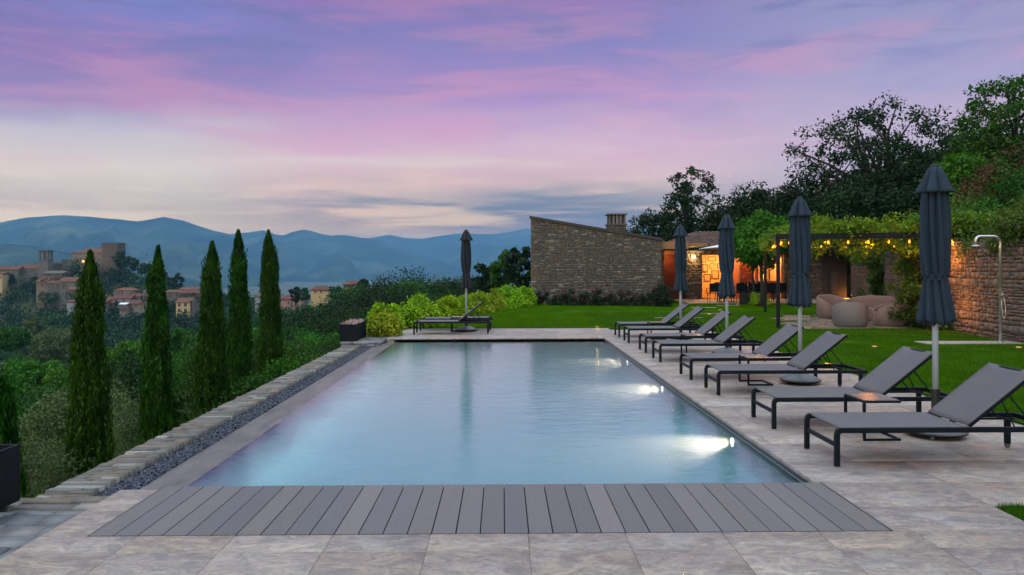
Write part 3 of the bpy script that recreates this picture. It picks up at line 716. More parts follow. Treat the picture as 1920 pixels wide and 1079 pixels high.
# ------------------------------------------------------------------ closed parasols
def make_parasol(seed, cm, H=2.65, low=1.13):
    t = empty('closed_parasol'); r = random.Random(seed); ph = r.uniform(0, 6)
    bs = MB(); bs.lathe([(.0, .125), (.05, .125), (.09, .118), (.16, .10), (.22, .075), (.262, .045), (.268, .035)], 40, c=(0, 0, .02)); bo = bs.build('base', MT['basegrey'], t, smooth=True)
    MB().lathe([(.0, .035), (.272, .035), (.285, .045), (.285, .058), (.268, .062)], 40).build('rim', MT['black'], bo, smooth=False)
    for a in range(4):
        q = a * math.pi / 2 + .6; x, y = .22 * math.cos(q), .22 * math.sin(q)
        w_ = MB().tube([(x - .01, y - .008, .02), (x + .01, y + .008, .02)], .02, 12).tube([(x, y, .03), (x, y, .048)], .012, 8); w_.build('caster', MT['steel_dark'], t)
    MB().tube([(0, 0, .44), (0, 0, H - .08)], .029, 16).build('pole', MT['pole'], t, smooth=True)
    MB().tube([(0, 0, .13), (0, 0, .46)], .037, 16).tube([(0, 0, .43), (0, 0, .455)], .042, 16).tube([(.03, 0, .30), (.075, 0, .30)], .012, 8).build('pole_sleeve', MT['black'], t, smooth=False)
    zs = H - 1.09          # strap height
    NF = 9
    amps = [r.uniform(.8, 1.25) for _ in range(24)]
    def fold(amp, n_, tw=0.0, sub=0.0):
        def f(a, i, z):
            a2 = a + tw * (z - zs) + .12 * math.sin(3 * z + seed)
            v = abs(math.sin(n_ * a2 / 2 + ph)) ** .7
            v2 = math.sin(n_ * 2.0 * a2 + 1.3 * ph + 2.2 * z) * sub
            return 1 + amp * (v - .55) * (1 + .45 * math.sin(a * 2 + seed) + .3 * math.sin(a * 5 + 2 * z + seed)) + v2 + .03 * math.sin(31 * a2 + 3 * z)
        return f
    prof = []
    for i in range(30):                       # body above the strap
        u = i / 29; z = zs + u * (H - .24 - zs); rr = .080 + .018 * math.sin(math.pi * (u ** .85)) - .002 * u; prof.append((rr, z))
    up_ = MB(); up_.lathe(prof, 112, fold=fold(.80, NF, .45, .10))
    prof = []
    Ls = zs - low
    for i in range(16):
        u = i / 15; z = zs - u * Ls; rr = .080 + .048 * (u ** .85); prof.append((rr, z))
    g_ = fold(.42, NF, .35, .03)
    def skirt(a, i, z):
        u = (zs - z) / Ls; a2 = a + .35 * (z - zs) + .12 * math.sin(3 * z + seed)
        return 1 + (.55 + .12 * u) * (abs(math.sin(NF * a2 / 2 + ph)) ** .7 - .55) * (1 + .45 * math.sin(a * 2 + seed) + .3 * math.sin(a * 5 + 2 * z + seed)) + .05 * math.sin(NF * 2 * a2 + 1.3 * ph + 2.2 * z)
    b0 = len(up_.v); up_.lathe(prof, 112, fold=skirt)
    # scalloped hem
    for i in range(b0 + 15 * 112, b0 + 16 * 112):
        x, y, z = up_.v[i]; a = math.atan2(y, x); a2 = a + .35 * (z - zs)
        up_.v[i] = (x, y, z - .055 * (1 - abs(math.sin(NF * a2 / 2 + ph)) ** .7) + .02 * math.sin(a * 2 + seed))
    co = up_.build('canopy', cm, t, smooth=True); md = co.modifiers.new('s', 'SOLIDIFY'); md.thickness = .003; md.offset = 1
    st = MB(); st.lathe([(.090, zs - .028), (.098, zs - .026), (.098, zs + .026), (.090, zs + .028)], 48, fold=lambda a, i, z: 1 + .04 * math.sin(8 * a + ph))
    st.box(-.075, -.035, -.104, -.086, zs - .032, zs + .034)
    st.build('strap', cm, co, smooth=False)
    ht = MB(); prof = [(.001, H), (.028, H - .004), (.050, H - .02), (.062, H - .045), (.078, H - .09), (.092, H - .14), (.110, H - .19), (.130, H - .235), (.140, H - .262)]
    hat = lambda a, i, z: 1 + min(1, i / 5) * (.62 * (abs(math.sin(3.0 * a + ph + .6)) ** .8 - .55) + .06 * math.sin(9 * a + seed))
    ht.lathe(prof, 96, fold=hat)
    ho = ht.build('top_vent', cm, co, smooth=True); md = ho.modifiers.new('s', 'SOLIDIFY'); md.thickness = .003
    MB().lathe([(.001, H + .022), (.02, H + .020), (.036, H + .012), (.045, H - .002), (.044, H - .012)], 24).build('cap', MT['canopy_d'], t, smooth=True)
    return t
UB = [(4.26, 7.72, 'large closed blue grey parasol nearest the camera, between the two nearest loungers', 'canopy'),
      (4.26, 11.25, 'closed blue grey parasol second from the camera, between the third and fourth loungers', 'canopy'),
      (4.25, 14.9, 'closed blue grey parasol third from the camera, in front of the lit house', 'canopy'),
      (4.17, 18.42, 'closed blue grey parasol farthest along the right pool side', 'canopy'),
      (-.95, 20.75, 'closed charcoal parasol between the loungers at the far pool end', 'canopy_d')]
for i, (x, y, lb, cm) in enumerate(UB):
    o = make_parasol(i * 3 + 2, MT[cm]); o.location = (x, y, 0); o.rotation_euler = (R((.4, 0, 0, .2, 0)[i]), R((-.45, 0, 0, 0, 0)[i]), R(i * 57 + 20))
    tag(o, lb, 'parasol', 'closed parasols around the pool')

# ------------------------------------------------------------------ planters
def planter(x0, x1, y0, y1, h, label, plants):
    t = empty('planter_box', ((x0 + x1) / 2, (y0 + y1) / 2, -.012), 0, label, 'planter', 'dark metal planter boxes')
    a, b_ = (x1 - x0) / 2, (y1 - y0) / 2; w_ = .022; mb = MB()
    mb.box(-a, a, -b_, -b_ + w_, .004, h); mb.box(-a, a, b_ - w_, b_, .004, h); mb.box(-a, -a + w_, -b_ + w_, b_ - w_, .004, h); mb.box(a - w_, a, -b_ + w_, b_ - w_, .004, h)
    mb.build('box', MT['anth'], t, bevel=.003)
    MB().box(-a + w_, a - w_, -b_ + w_, b_ - w_, .01, h - .07).build('soil', MT['soil'], t)
    return t
planter(-3.90, -3.49, 4.85, 5.75, .41, 'big dark empty planter box at the left picture edge on slate paving', False)
pt = planter(-3.74, -3.35, 18.15, 19.45, .39, 'dark planter box with pale pink blossoms at the far left pool corner', True)
r_ = random.Random(4); V = []; Q = []
for i in range(340):
    c = Vector((r_.uniform(-.16, .16), r_.uniform(-.6, .6), .31 + r_.uniform(0, .02))); hh = r_.uniform(.05, .15); a = r_.uniform(0, 6.28); tl = Vector((math.cos(a) * .04, math.sin(a) * .04, hh)); s_ = Vector((-math.sin(a), math.cos(a), 0)) * .018
    b = len(V); V += [tuple(c), tuple(c + tl * .55 + s_), tuple(c + tl), tuple(c + tl * .55 - s_)]; Q.append((b, b + 1, b + 2, b + 3))
fl = np_mesh('flower_cluster', V, Q, leaf_mat('pale_blossom', (.16, .12, .09), (.42, .32, .30), (.60, .52, .50), .2, 0), None)
fl.location = pt.location; tag(fl, 'low clump of pale pink and white blossoms in the far planter box', 'flowers')

# ------------------------------------------------------------------ outdoor shower
sx, sy = 10.87, 17.1
t = empty('outdoor_shower', (sx, sy, 0), 0, 'tall curved steel shower pipe standing before the stone wall at the right', 'shower')
pts = [(0, 0, .02), (0, 0, 2.18)] + [(-.16 + .16 * math.cos(a), 0, 2.18 + .14 * math.sin(a)) for a in [i * math.pi / 12 for i in range(1, 7)]] + [(-.44, 0, 2.32)] + [(-.44 - .10 * math.sin(a), 0, 2.22 + .10 * math.cos(a)) for a in [i * math.pi / 10 for i in range(1, 6)]] + [(-.54, 0, 2.15)]
MB().tube(pts, .032, 16).build('pipe', MT['steel'], t, smooth=True)
MB().lathe([(.001, 2.10), (.085, 2.10), (.09, 2.112), (.085, 2.125), (.02, 2.15), (.001, 2.15)], 24, c=(-.54, 0, 0)).build('shower_head', MT['steel'], t)
mv = MB().tube([(0, -.03, 1.02), (0, -.09, 1.02)], .03, 12).bar((0, -.10, 1.02), (-.10, -.11, 1.04), .015, .015).bar((-.0, -.05, .95), (0, -.05, 1.15), .03, .03).build('valve', MT['steel'], t)
hp = [(0, -.05, 1.13), (.02, -.08, 1.0), (.045, -.10, .8), (.05, -.10, .62), (.03, -.09, .52), (.0, -.08, .58), (-.01, -.06, .80), (-.005, -.05, .95)]
MB().tube(hp, .009, 8).build('hose', MT['steel'], t, smooth=True)
MB().lathe([(.0, .03), (.06, .03), (.065, .0)], 20).build('flange', MT['steel'], t)
struct(MB().box(9.15, 11.25, 16.85, 17.45, -.03, .012).build('shower_slab', MT['grout'], bevel=.01))

# ------------------------------------------------------------------ lounge seating
def shell_chair(W, D, Hb, Ha, seat, m_out, lw=.07, arc=1.0, seg=48, expo=2.6, name='armchair'):
    """tub seat: upholstered shell wrapping round back and sides; opening towards -y"""
    t = empty(name)
    def ring(a, off):   # superellipse, a measured from the back centre
        c, s_ = math.cos(a), math.sin(a); rx, ry = W / 2 - off, D / 2 - off
        x = rx * math.copysign(abs(s_) ** (2 / expo), s_); y = ry * math.copysign(abs(c) ** (2 / expo), c); return x, y
    am = R(150); V = []; Q = []; n_ = seg
    for i in range(n_ + 1):
        a = -am + 2 * am * i / n_; q = abs(a) / am; k_ = max(0.0, math.cos(min(1, q * 1.04) * math.pi / 2)) ** .9; h = Ha + (Hb - Ha) * k_
        if q > .93: h = Ha - (q - .93) / .07 * .05
        fl = 1 + .02
        xo, yo = ring(a, 0); xb, yb = ring(a, .05); xi, yi = ring(a, lw)
        xm, ym = ring(a, lw / 2)
        V += [(xb, yb, .02), (xo, yo, .14), (xo, yo, h - .03), (xm, ym, h), (xi, yi, h - .03), (xi, yi, .30), ]
    for i in range(n_):
        for j in range(5): b = i * 6 + j; Q.append((b, b + 1, b + 7, b + 6))
    sh_ = np_mesh('shell', V, Q, m_out, t, smooth=True)
    # end caps
    for i in (0, n_): MB().raw(V[i * 6:i * 6 + 6], [tuple(range(6))]).build('arm_front', m_out, sh_)
    cs = MB(); prof = []
    ring_pts = [ring(2 * math.pi * i / 40, lw - .01) for i in range(40)]
    b_ = [(x, max(y, -D / 2 + .03), .03) for x, y in ring_pts]; m1 = [(x, max(y, -D / 2 + .02), seat - .03) for x, y in ring_pts]; m2 = [(x * .97, max(y, -D / 2 + .04) * .97, seat) for x, y in ring_pts]; ctr = [(0, 0, seat + .012)]
    vs = b_ + m1 + m2 + ctr; fs = []
    for i in range(40):
        j = (i + 1) % 40; fs += [(i, j, 40 + j, 40 + i), (40 + i, 40 + j, 80 + j, 80 + i), (80 + i, 80 + j, 120)]
    cs.raw(vs, fs).build('seat_cushion', m_out, t, smooth=True)
    return t
o = shell_chair(.92, .85, .76, .46, .40, MT['taupe']); o.location = (10.75, 25.6, 0); o.rotation_euler = (0, 0, R(12)); tag(o, 'taupe tub armchair seen from the front at the left of the lounge group', 'armchair', 'taupe lounge seats on the flagstones')
o = shell_chair(.93, .80, .70, .36, .36, MT['greyshell'], expo=2.3); o.location = (9.72, 21.95, 0); o.rotation_euler = (0, 0, R(158)); tag(o, 'grey tub armchair turned with its rounded back to the pool', 'armchair', 'taupe lounge seats on the flagstones')
o = shell_chair(.95, .95, .72, .44, .38, MT['taupe'], expo=3); o.location = (11.0, 22.3, 0); o.rotation_euler = (0, 0, R(-105)); tag(o, 'squarish taupe armchair in profile half covered by the climbing plant', 'armchair', 'taupe lounge seats on the flagstones')
o = shell_chair(1.75, .90, .76, .36, .38, MT['taupe'], expo=3, name='sofa'); o.location = (11.5, 24.6, 0); o.rotation_euler = (0, 0, R(-62)); tag(o, 'wide taupe curved sofa behind the grey armchair', 'sofa', 'taupe lounge seats on the flagstones')
def pouf(x, y, r0, h, lb):
    t = empty('pebble_table', (x, y, 0), 0, lb, 'side table')
    MB().lathe([(.0, .0), (r0 * .75, .0), (r0 * .93, h * .18), (r0, h * .42), (r0 * .93, h * .74), (r0 * .76, h * .95), (r0 * .74, h * .97)], 36).build('body', MT['whiteplast'], t, smooth=True)
    MB().lathe([(.0, h), (r0 * .74, h), (r0 * .765, h * .985), (r0 * .74, h * .965)], 36).build('top', MT['whiteplast'], t)
pouf(10.55, 24.1, .27, .36, 'pale round pebble shaped table beside the front facing armchair'); pouf(10.25, 22.95, .27, .34, 'pale round pebble shaped table mostly hidden behind the grey armchair')
# flagstones of the lounge corner and stepping slabs in the far lawn
r_ = random.Random(77); fs_ = []
for row in range(13):
    y = 21.2 + row * .46; x = 7.6 + row * .16 + r_.uniform(-.3, .3); xe = lerp_pts(WALLX, y) - .35
    while x < xe:
        dx = r_.uniform(.5, 1.1)
        if r_.random() < .86: fs_.append((x, x + dx - .07, y + r_.uniform(0, .05), y + .34 + r_.uniform(-.04, .04)))
        x += dx
fm = MB()
for a, b_, c, d in fs_:
    j = lambda: r_.uniform(-.04, .04)
    q = [(a + j(), c + j() * .5), (b_ + j(), c + j() * .5), (b_ + j(), d + j() * .5), (a + j(), d + j() * .5)]
    fm.raw([(x, y, -.03) for x, y in q] + [(x, y, .006) for x, y in q], [(4, 5, 6, 7), (0, 1, 5, 4), (1, 2, 6, 5), (2, 3, 7, 6), (3, 0, 4, 7)])
fmm = mat('flagstone', (1, 1, 1), (.6, .6, .6), 9, .8, isl=[(.17, .15, .135), (.24, .21, .18), (.14, .13, .125), (.21, .18, .17)], bump=.006, bs=30)
struct(fm.build('flagstones', fmm))
r_ = random.Random(5)
for i, (px, py) in enumerate([(1255, 596), (1290, 596), (1340, 588), (1225, 604), (1320, 577), (1365, 573)]):
    p_ = gnd(px, py); s_ = MB().box(-.5, .5, -.17, .17, -.02, .006).build('stepping_stone', fmm, bevel=.004); s_.location = (p_.x, p_.y, 0); s_.rotation_euler = (0, 0, r_.uniform(-.1, .1))
    tag(s_, 'flat grey stepping stone set flush in the lawn on the way to the house', 'paving slab', 'stepping stones in the far lawn')
# ------------------------------------------------------------------ foliage
def unit(n_, r=rng):
    v = r.normal(size=(n_, 3)); return v / np.linalg.norm(v, axis=1, keepdims=True)
def leaves(C, D, Nrm, ln, wd):
    """diamond leaves: C centre (n,3), D direction, Nrm rough normal, ln, wd arrays or scalars"""
    D = D / np.linalg.norm(D, axis=1, keepdims=True); Sd = np.cross(D, Nrm); nn = np.linalg.norm(Sd, axis=1, keepdims=True); nn[nn < 1e-6] = 1; Sd /= nn
    N2 = np.cross(Sd, D)
    ln = np.reshape(ln, (-1, 1)); wd = np.reshape(wd, (-1, 1))
    a = C - D * ln * .5; c = C + D * ln * .5; b = C + Sd * wd * .5 + D * ln * .05 + N2 * wd * .12; d = C - Sd * wd * .5 + D * ln * .05 + N2 * wd * .12
    V = np.stack([a, b, c, d], 1).reshape(-1, 3); Q = np.arange(len(V)).reshape(-1, 4); return V, Q
def cloud(centres, radii, n_each, size, flat=.8, up=.25, asp=.55, hollow=.45, r=rng):
    """leaf clumps: scattered through small ellipsoids, denser towards their skins"""
    K = len(centres); tot = int(K * n_each); idx = r.integers(0, K, tot)
    w_ = radii[idx] ** 2; 
    u = unit(tot, r); rad = (hollow + (1 - hollow) * r.random((tot, 1)) ** .7) * radii[idx][:, None] * r.uniform(.75, 1.15, (tot, 1))
    C = centres[idx] + u * rad * np.array([1, 1, flat])
    D = u * .7 + unit(tot, r) * .8 + np.array([0, 0, -.1]); Nr = u * 1.15 + unit(tot, r) * .5 + np.array([0, 0, up * 1.4])
    s_ = size * r.uniform(.6, 1.25, tot); return leaves(C, D, Nr, s_, s_ * asp)
def crown_clumps(K, W, H, rc, r, shape='round', z0=0.0, hollow=.25):
    out_ = []
    while len(out_) < K:
        p = r.uniform(-1, 1, 3); rr = math.hypot(p[0], p[1]); z = p[2]
        if shape == 'round': ok = rr * rr + z * z < 1 and rr * rr + z * z > hollow
        elif shape == 'cone': ok = rr < (1 - z) / 2 * .95 + .05
        elif shape == 'wide': ok = rr * rr + (abs(z) ** 1.6) < 1 and rr * rr + z * z > hollow
        if ok: out_.append((p[0] * W / 2, p[1] * W / 2, z0 + (z + 1) / 2 * H))
    c = np.array(out_); return c, rc * r.uniform(.6, 1.3, K)
def make_tree(H, W, lm, K=26, per=90, leaf=.22, seed=1, shape='round', trunk=.25, rc=None, trunk_r=None, limbs=9, flat=.8, fork=0, name='tree', asp=.55, hollow=.25):
    r = np.random.default_rng(seed); t = empty(name); ch = H * (1 - trunk)
    rc = rc or W * .16
    C, Rr = crown_clumps(K, W - rc, ch - rc, rc, r, shape, H * trunk + rc * .4, hollow)
    V, Q = cloud(C, Rr, per, leaf, flat, r=r, asp=asp)
    # stray twigs on the skin
    crown = np_mesh('crown', V, Q, lm, t)
    tr_ = trunk_r or H * .022; tb_ = MB(); bend = [(r.normal() * H * .012, r.normal() * H * .012) for _ in range(6)]
    top = H * .82; pts = [(bend[i][0] * i / 2, bend[i][1] * i / 2, top * i / 5 - (.3 if i == 0 else 0)) for i in range(6)]
    tb_.tube(pts, [tr_ * 1.25, tr_, tr_ * .8, tr_ * .62, tr_ * .4, tr_ * .15], 8)
    for i in range(min(limbs, K)):
        c = Vector(C[i]); zb = max(H * trunk * .7, min(top * .9, c.z * r.uniform(.45, .8))); k_ = zb / top * 5; a = int(min(4, k_)); f = k_ - a
        bx = Vector(pts[a]).lerp(Vector(pts[a + 1]), f); bx.z = zb; mid = bx.lerp(c, .5) + Vector((r.normal() * .05 * W, r.normal() * .05 * W, .04 * H))
        tb_.tube([bx, mid, c], [tr_ * .42, tr_ * .28, tr_ * .08], 6)
    tb_.build('trunk', MT['bark'], t, smooth=True)
    return t
def place(t, x, y, z, rz=0.0, s=1.0, label=None, cat='tree', group=None):
    t.location = (x, y, z); t.rotation_euler = (0, 0, rz); t.scale = (s, s, s) if isinstance(s, (int, float)) else s; return tag(t, label, cat, group)
def tree_px(px, pbase, ptop, Y, wpx, lm, seed, label, group=None, sink=1.0, name='tree', **kw):
    """a tree whose top shows at ptop, width wpx photo pixels, standing on the terrain at depth Y"""
    P_ = at(px, ptop, Y); zb = at(px, pbase, Y).z; H = P_.z - zb; W = wpx * Y / FPX
    t = make_tree(H, W, lm, seed=seed, name=name, **kw); return place(t, P_.x, Y, zb, label=label, group=group)

# cypresses outside the wall
def make_cypress(H, W, seed, n_=34000):
    r = np.random.default_rng(seed); t = empty('cypress_tree'); u = r.random(n_) ** .93; z = u * H
    prof = np.interp(u, [0, .06, .16, .30, .5, .7, .85, .94, 1], [.55, .85, 1.0, .95, .80, .66, .50, .28, .03]) * W / 2
    th = r.uniform(0, 2 * np.pi, n_); lob = 1 + .16 * np.sin(2 * th + u * 13 + seed) + .12 * np.sin(3 * th + u * 9 + seed) + .08 * np.sin(7 * th - u * 23) + .07 * np.sin(u * 61 + 5 * th)
    rad = prof * lob * (1 - .55 * r.random(n_) ** 2.2)
    lean = np.array([np.sin(u * 2.2 + seed) * .03 * W * 2, np.cos(u * 1.7 + seed) * .03 * W * 2]).T
    C = np.stack([rad * np.cos(th) + lean[:, 0], rad * np.sin(th) + lean[:, 1], z], 1)
    out_ = np.stack([np.cos(th), np.sin(th), np.zeros(n_)], 1)
    D = out_ * r.uniform(.0, .55, (n_, 1)) + unit(n_, r) * .28 + np.array([0, 0, 1.0]); Nr = out_ + unit(n_, r) * .6
    nt2 = 260; tu = r.random(nt2) * .86; tth = r.uniform(0, 2 * np.pi, nt2); ti = r.integers(0, nt2, n_ // 2)
    trad = np.interp(tu, [0, .06, .16, .30, .5, .7, .85, .94, 1], [.55, .85, 1.0, .95, .80, .66, .50, .28, .03]) * W / 2 * r.uniform(.70, 1.20, nt2)
    C2 = np.stack([trad[ti] * np.cos(tth[ti]), trad[ti] * np.sin(tth[ti]), tu[ti] * H], 1) + r.normal(size=(n_ // 2, 3)) * np.array([.026, .026, .15]); k2 = C2[:, 2] < H * 1.01
    C[: n_ // 2][k2] = C2[k2]
    ln = r.uniform(.05, .11, n_) * (1 + .5 * (u > .9)); V, Q = leaves(C, D, Nr, ln, ln * .24)
    np_mesh('crown', V, Q, GREEN['cyp'], t)
    MB().tube([(0, 0, -.2), (0, 0, H * .4), (0, 0, H * .9)], [.04, .03, .008], 8).build('trunk', MT['bark'], t)
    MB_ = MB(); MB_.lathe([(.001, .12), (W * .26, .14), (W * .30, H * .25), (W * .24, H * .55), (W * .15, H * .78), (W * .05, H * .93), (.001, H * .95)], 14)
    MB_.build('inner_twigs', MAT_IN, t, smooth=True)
    return t
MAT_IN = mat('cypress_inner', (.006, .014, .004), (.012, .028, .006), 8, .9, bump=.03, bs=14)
CY = [(2, 700, -11.5, .60), (168, 474, 14.0, .62), (293, 464, 16.5, .52), (395, 456, 18.5, .64), (447, 434, 20.5, .60), (506, 434, 23.0, .66)]
lbl = ['cypress cut by the left picture edge beside the big planter box', 'nearest tall narrow cypress outside the stone wall, bright green side', 'second narrow cypress from the left between two wide gaps, slim with a ragged tip',
       'third tall cypress from the left, shorter than the two to its right', 'dark cypress touching its right neighbour, fourth from the left', 'rightmost dark tall cypress of the row, farthest along the wall']
for i, (px, py, Y, W) in enumerate(CY):
    Y = abs(Y)
    if i == 0: P_ = at(-7, 700, Y)
    else: P_ = at(px, py, Y)
    H = P_.z + 2.3
    t = make_cypress(H, W, i + 3); place(t, P_.x, Y, -2.3, label=lbl[i], cat='cypress', group='cypress row outside the wall')

# bright hedge shrubs round the far lawn edge
def shrub(W, D, H, lm, n_, leaf, seed, name='shrub', K=34, asp=.5):
    r = np.random.default_rng(seed); t = empty(name); C = []
    while len(C) < K:
        p = r.uniform(-1, 1, 3); q = np.array(p); q[2] = abs(q[2]); m_ = np.linalg.norm(q)
        if .55 < m_ < 1: C.append((p[0] * W / 2 * .82, p[1] * D / 2 * .82, q[2] * H * .82))
    C = np.array(C); V, Q = cloud(C, (W + D + H) / 3 * .20 * r.uniform(.7, 1.2, K), n_ / K, leaf, .9, .5, asp, r=r)
    np_mesh('foliage', V, Q, lm, t)
    st = MB()
    for i in range(8): c = C[i]; st.tube([(c[0] * .1, c[1] * .1, -.1), (c[0] * .5, c[1] * .5, c[2] * .5), tuple(c)], [.02, .014, .005], 5)
    st.build('stem', MT['bark'], t); return t
HB = [ # px centre, base py, top py, width px, Y, mat, label
    (722, 632, 590, 66, 19.6, 'hedge_y', 'low olive green rounded shrub beside the far planter box'),
    (722, 612, 565, 66, 21.4, 'hedge', 'bright green shrub rising behind the low olive one'),
    (783, 612, 557, 92, 22.6, 'hedge', 'largest bright green shrub left of the far loungers'),
    (836, 600, 556, 60, 25.2, 'hedge', 'bright green shrub just left of the charcoal parasol'),
    (868, 596, 553, 44, 27.0, 'hedge', 'bright green shrub behind the charcoal parasol canopy'),
    (898, 588, 546, 50, 29.5, 'hedge_y', 'yellowish shrub directly right of the charcoal parasol'),
    (925, 582, 542, 44, 31.5, 'hedge_y', 'olive shrub with brownish tips in the curving hedge'),
    (955, 578, 536, 62, 33.5, 'hedge', 'bright green shrub near the end of the curving hedge'),
    (985, 575, 539, 44, 35.2, 'hedge', 'last bright green shrub of the hedge beside the stone gable'),
    (655, 640, 600, 50, 23.0, 'hedge_y', 'reddish olive shrub behind the far planter box'),
]
for i, (px, pb, pt_, wp, Y, lm, lb) in enumerate(HB):
    if i == 9: px, pt_, wp = 700, 588, 40
    g0 = at(px, pb, Y); tp_ = at(px, pt_, Y); W = wp * Y / FPX * 1.05; H = tp_.z + .1 if i < 9 else tp_.z + 1.0
    t = shrub(W, W * .95, H, GREEN[lm], 7000 if i < 4 else 5000, .075 + .0009 * Y, i + 50, K=46)
    place(t, g0.x, Y, 0 if i < 9 else -1.0, label=lb, cat='shrub', group='shrubs of the curving hedge')

# rose bed before the stone gable
r_ = random.Random(9); NR = 13
for i in range(NR):
    u = i / (NR - 1); px = 1008 + u * (1232 - 1008); Y = 36.4 - u * 1.4; P_ = gnd(px, 572); x = (px - 942) * Y / FPX
    hgt = r_.uniform(.55, .95); t = shrub(.85, .7, hgt, GREEN['rose'], 900, .085, 200 + i, name='rose_bush', K=14)
    place(t, x, Y - .9, 0, label=None, cat='rose bush', group='rose bushes along the stone gable')
    t['label'] = 'dark leaved rose bush with crimson blooms in the bed under the stone gable'
    r = np.random.default_rng(300 + i); nf = r.integers(1, 5); ctr = np.stack([r.uniform(-.38, .38, nf), r.uniform(-.4, -.1, nf), r.uniform(.45, 1.05, nf) * hgt], 1)
    V, Q = cloud(ctr, np.full(nf, .055), 14, .06, 1, .2, .9, r=r); np_mesh('blossom', V, Q, GREEN['flower'], t)
t = shrub(1.15, 1.1, 1.1, GREEN['rose'], 3000, .09, 260, K=30); place(t, (1241 - 942) * 34 / FPX, 34.0, 0, label='bigger dark round shrub at the right corner of the stone gable', cat='shrub')
for s_px, Y, sz, lb in ((1425, 34.5, .95, 'small bright green shrub at the foot of the young tree beside the patio'),):
    t = shrub(sz, sz, .65, GREEN['hedge'], 1800, .10, 270, K=22); place(t, (s_px - 942) * Y / FPX, Y, 0, label=lb, cat='shrub')

# trees beyond the hedge, centre
tree_px(975, 575, 452, 52, 62, GREEN['dark'], 401, 'tall dark tree directly left of the stone gable', K=34, per=80, leaf=.30, trunk=.2)
tree_px(945, 580, 468, 58, 60, GREEN['mid'], 402, 'loose dark green tree two trees left of the stone gable', K=30, per=80, leaf=.32, trunk=.2)
tree_px(915, 580, 486, 62, 60, GREEN['dark'], 403, 'dark tree between the charcoal parasol and the gable', K=30, per=80, leaf=.34, trunk=.2)
r_ = random.Random(31)
cen = [(885, 505, 75), (858, 512, 80), (838, 516, 95), (812, 508, 100), (788, 512, 105), (760, 502, 110), (745, 514, 90), (722, 512, 118), (700, 517, 125), (868, 525, 60), (830, 530, 66), (795, 532, 72), (765, 535, 75), (735, 530, 80), (708, 538, 84), (690, 528, 120), (680, 545, 90), (660, 555, 85), (850, 545, 50), (815, 550, 52), (700, 565, 48), (675, 575, 52), (655, 585, 46), (640, 570, 60), (620, 560, 75), (600, 575, 60), (585, 590, 50), (560, 585, 62), (570, 610, 42), (605, 605, 42), (632, 615, 36), (545, 605, 50), (528, 615, 42), (560, 640, 30), (600, 645, 28)]
protos = []
for i, (lm, sh_, tr_) in enumerate([('dark', 'round', .18), ('mid', 'round', .15), ('dark', 'wide', .2), ('bright', 'round', .15), ('olive', 'wide', .12), ('mid', 'wide', .16)]):
    protos.append(make_tree(8, 6.6 + (i % 3), GREEN[lm], K=60, per=300, leaf=.165, seed=500 + i, shape=sh_, trunk=tr_, rc=1.15, limbs=10, hollow=.3))
used = [False] * 6
LBT = ['dense dark evergreen tree on the wooded slope left of the pool', 'mid green bushy tree on the wooded slope left of the pool', 'broad dark oak crown on the wooded slope left of the pool', 'fresh bright green tree on the wooded slope left of the pool', 'grey green olive tree on the wooded slope left of the pool', 'broad mid green tree on the wooded slope left of the pool']
def put(k_, x, y, z, H, grp='trees on the wooded slope', lab=None):
    s = H / 8.0
    if not used[k_]: t = protos[k_]; used[k_] = True
    else: t = copy_tree(protos[k_])
    return place(t, x, y, z, r_.uniform(0, 6.28), (s * r_.uniform(.9, 1.25), s * r_.uniform(.9, 1.25), s), lab or LBT[k_], 'tree', LBT[k_] + ' group' if False else 'slope trees: ' + LBT[k_].split(' on ')[0])
for px, pt_, Y in cen:
    P_ = at(px, pt_, Y); gz = terrain(P_.x, Y); H = max(3.0, P_.z - gz + .8); k_ = r_.choice([0, 1, 2, 2, 5]) if Y > 45 else r_.choice([0, 1, 3, 5])
    put(k_, P_.x, Y, P_.z - H, H)
# wooded slope left: scatter by position, tree tops stay under the sight lines seen in the photo
def capline(px): return lerp_pts([(-200, 600), (0, 610), (60, 604), (160, 596), (230, 596), (300, 600), (420, 592), (480, 588), (540, 590), (620, 560), (700, 560)], px)
cnt = 0; tries = 0; placed = []
while cnt < 205 and tries < 9000:
    tries += 1; Y = 25 + 290 * r_.random() ** 1.6; px = r_.uniform(-140, 700)
    P_ = at(px, 600, Y); x = P_.x
    if lerp_pts(EDGE, Y) - x < 5.0 + Y * .02: continue
    gz = terrain(x, Y); H = r_.uniform(3.2, 5) if Y < 30 else r_.uniform(5.5, 9)
    mind = H * (.52 if Y < 120 else .75)
    if any((x - a) ** 2 + (Y - b_) ** 2 < mind * mind for a, b_ in placed): continue
    ptop = HY - (gz + H - CH) / Y * FPX
    if ptop < capline(px): 
        if ptop < capline(px) - 14: continue
    placed.append((x, Y)); cnt += 1
    k_ = r_.choices([0, 1, 2, 3, 4, 5], [3, 4, 3, 3 if Y < 90 else 1, 2, 4])[0]
    put(k_, x, Y, gz - .3, H)
print('slope trees', cnt, tries)
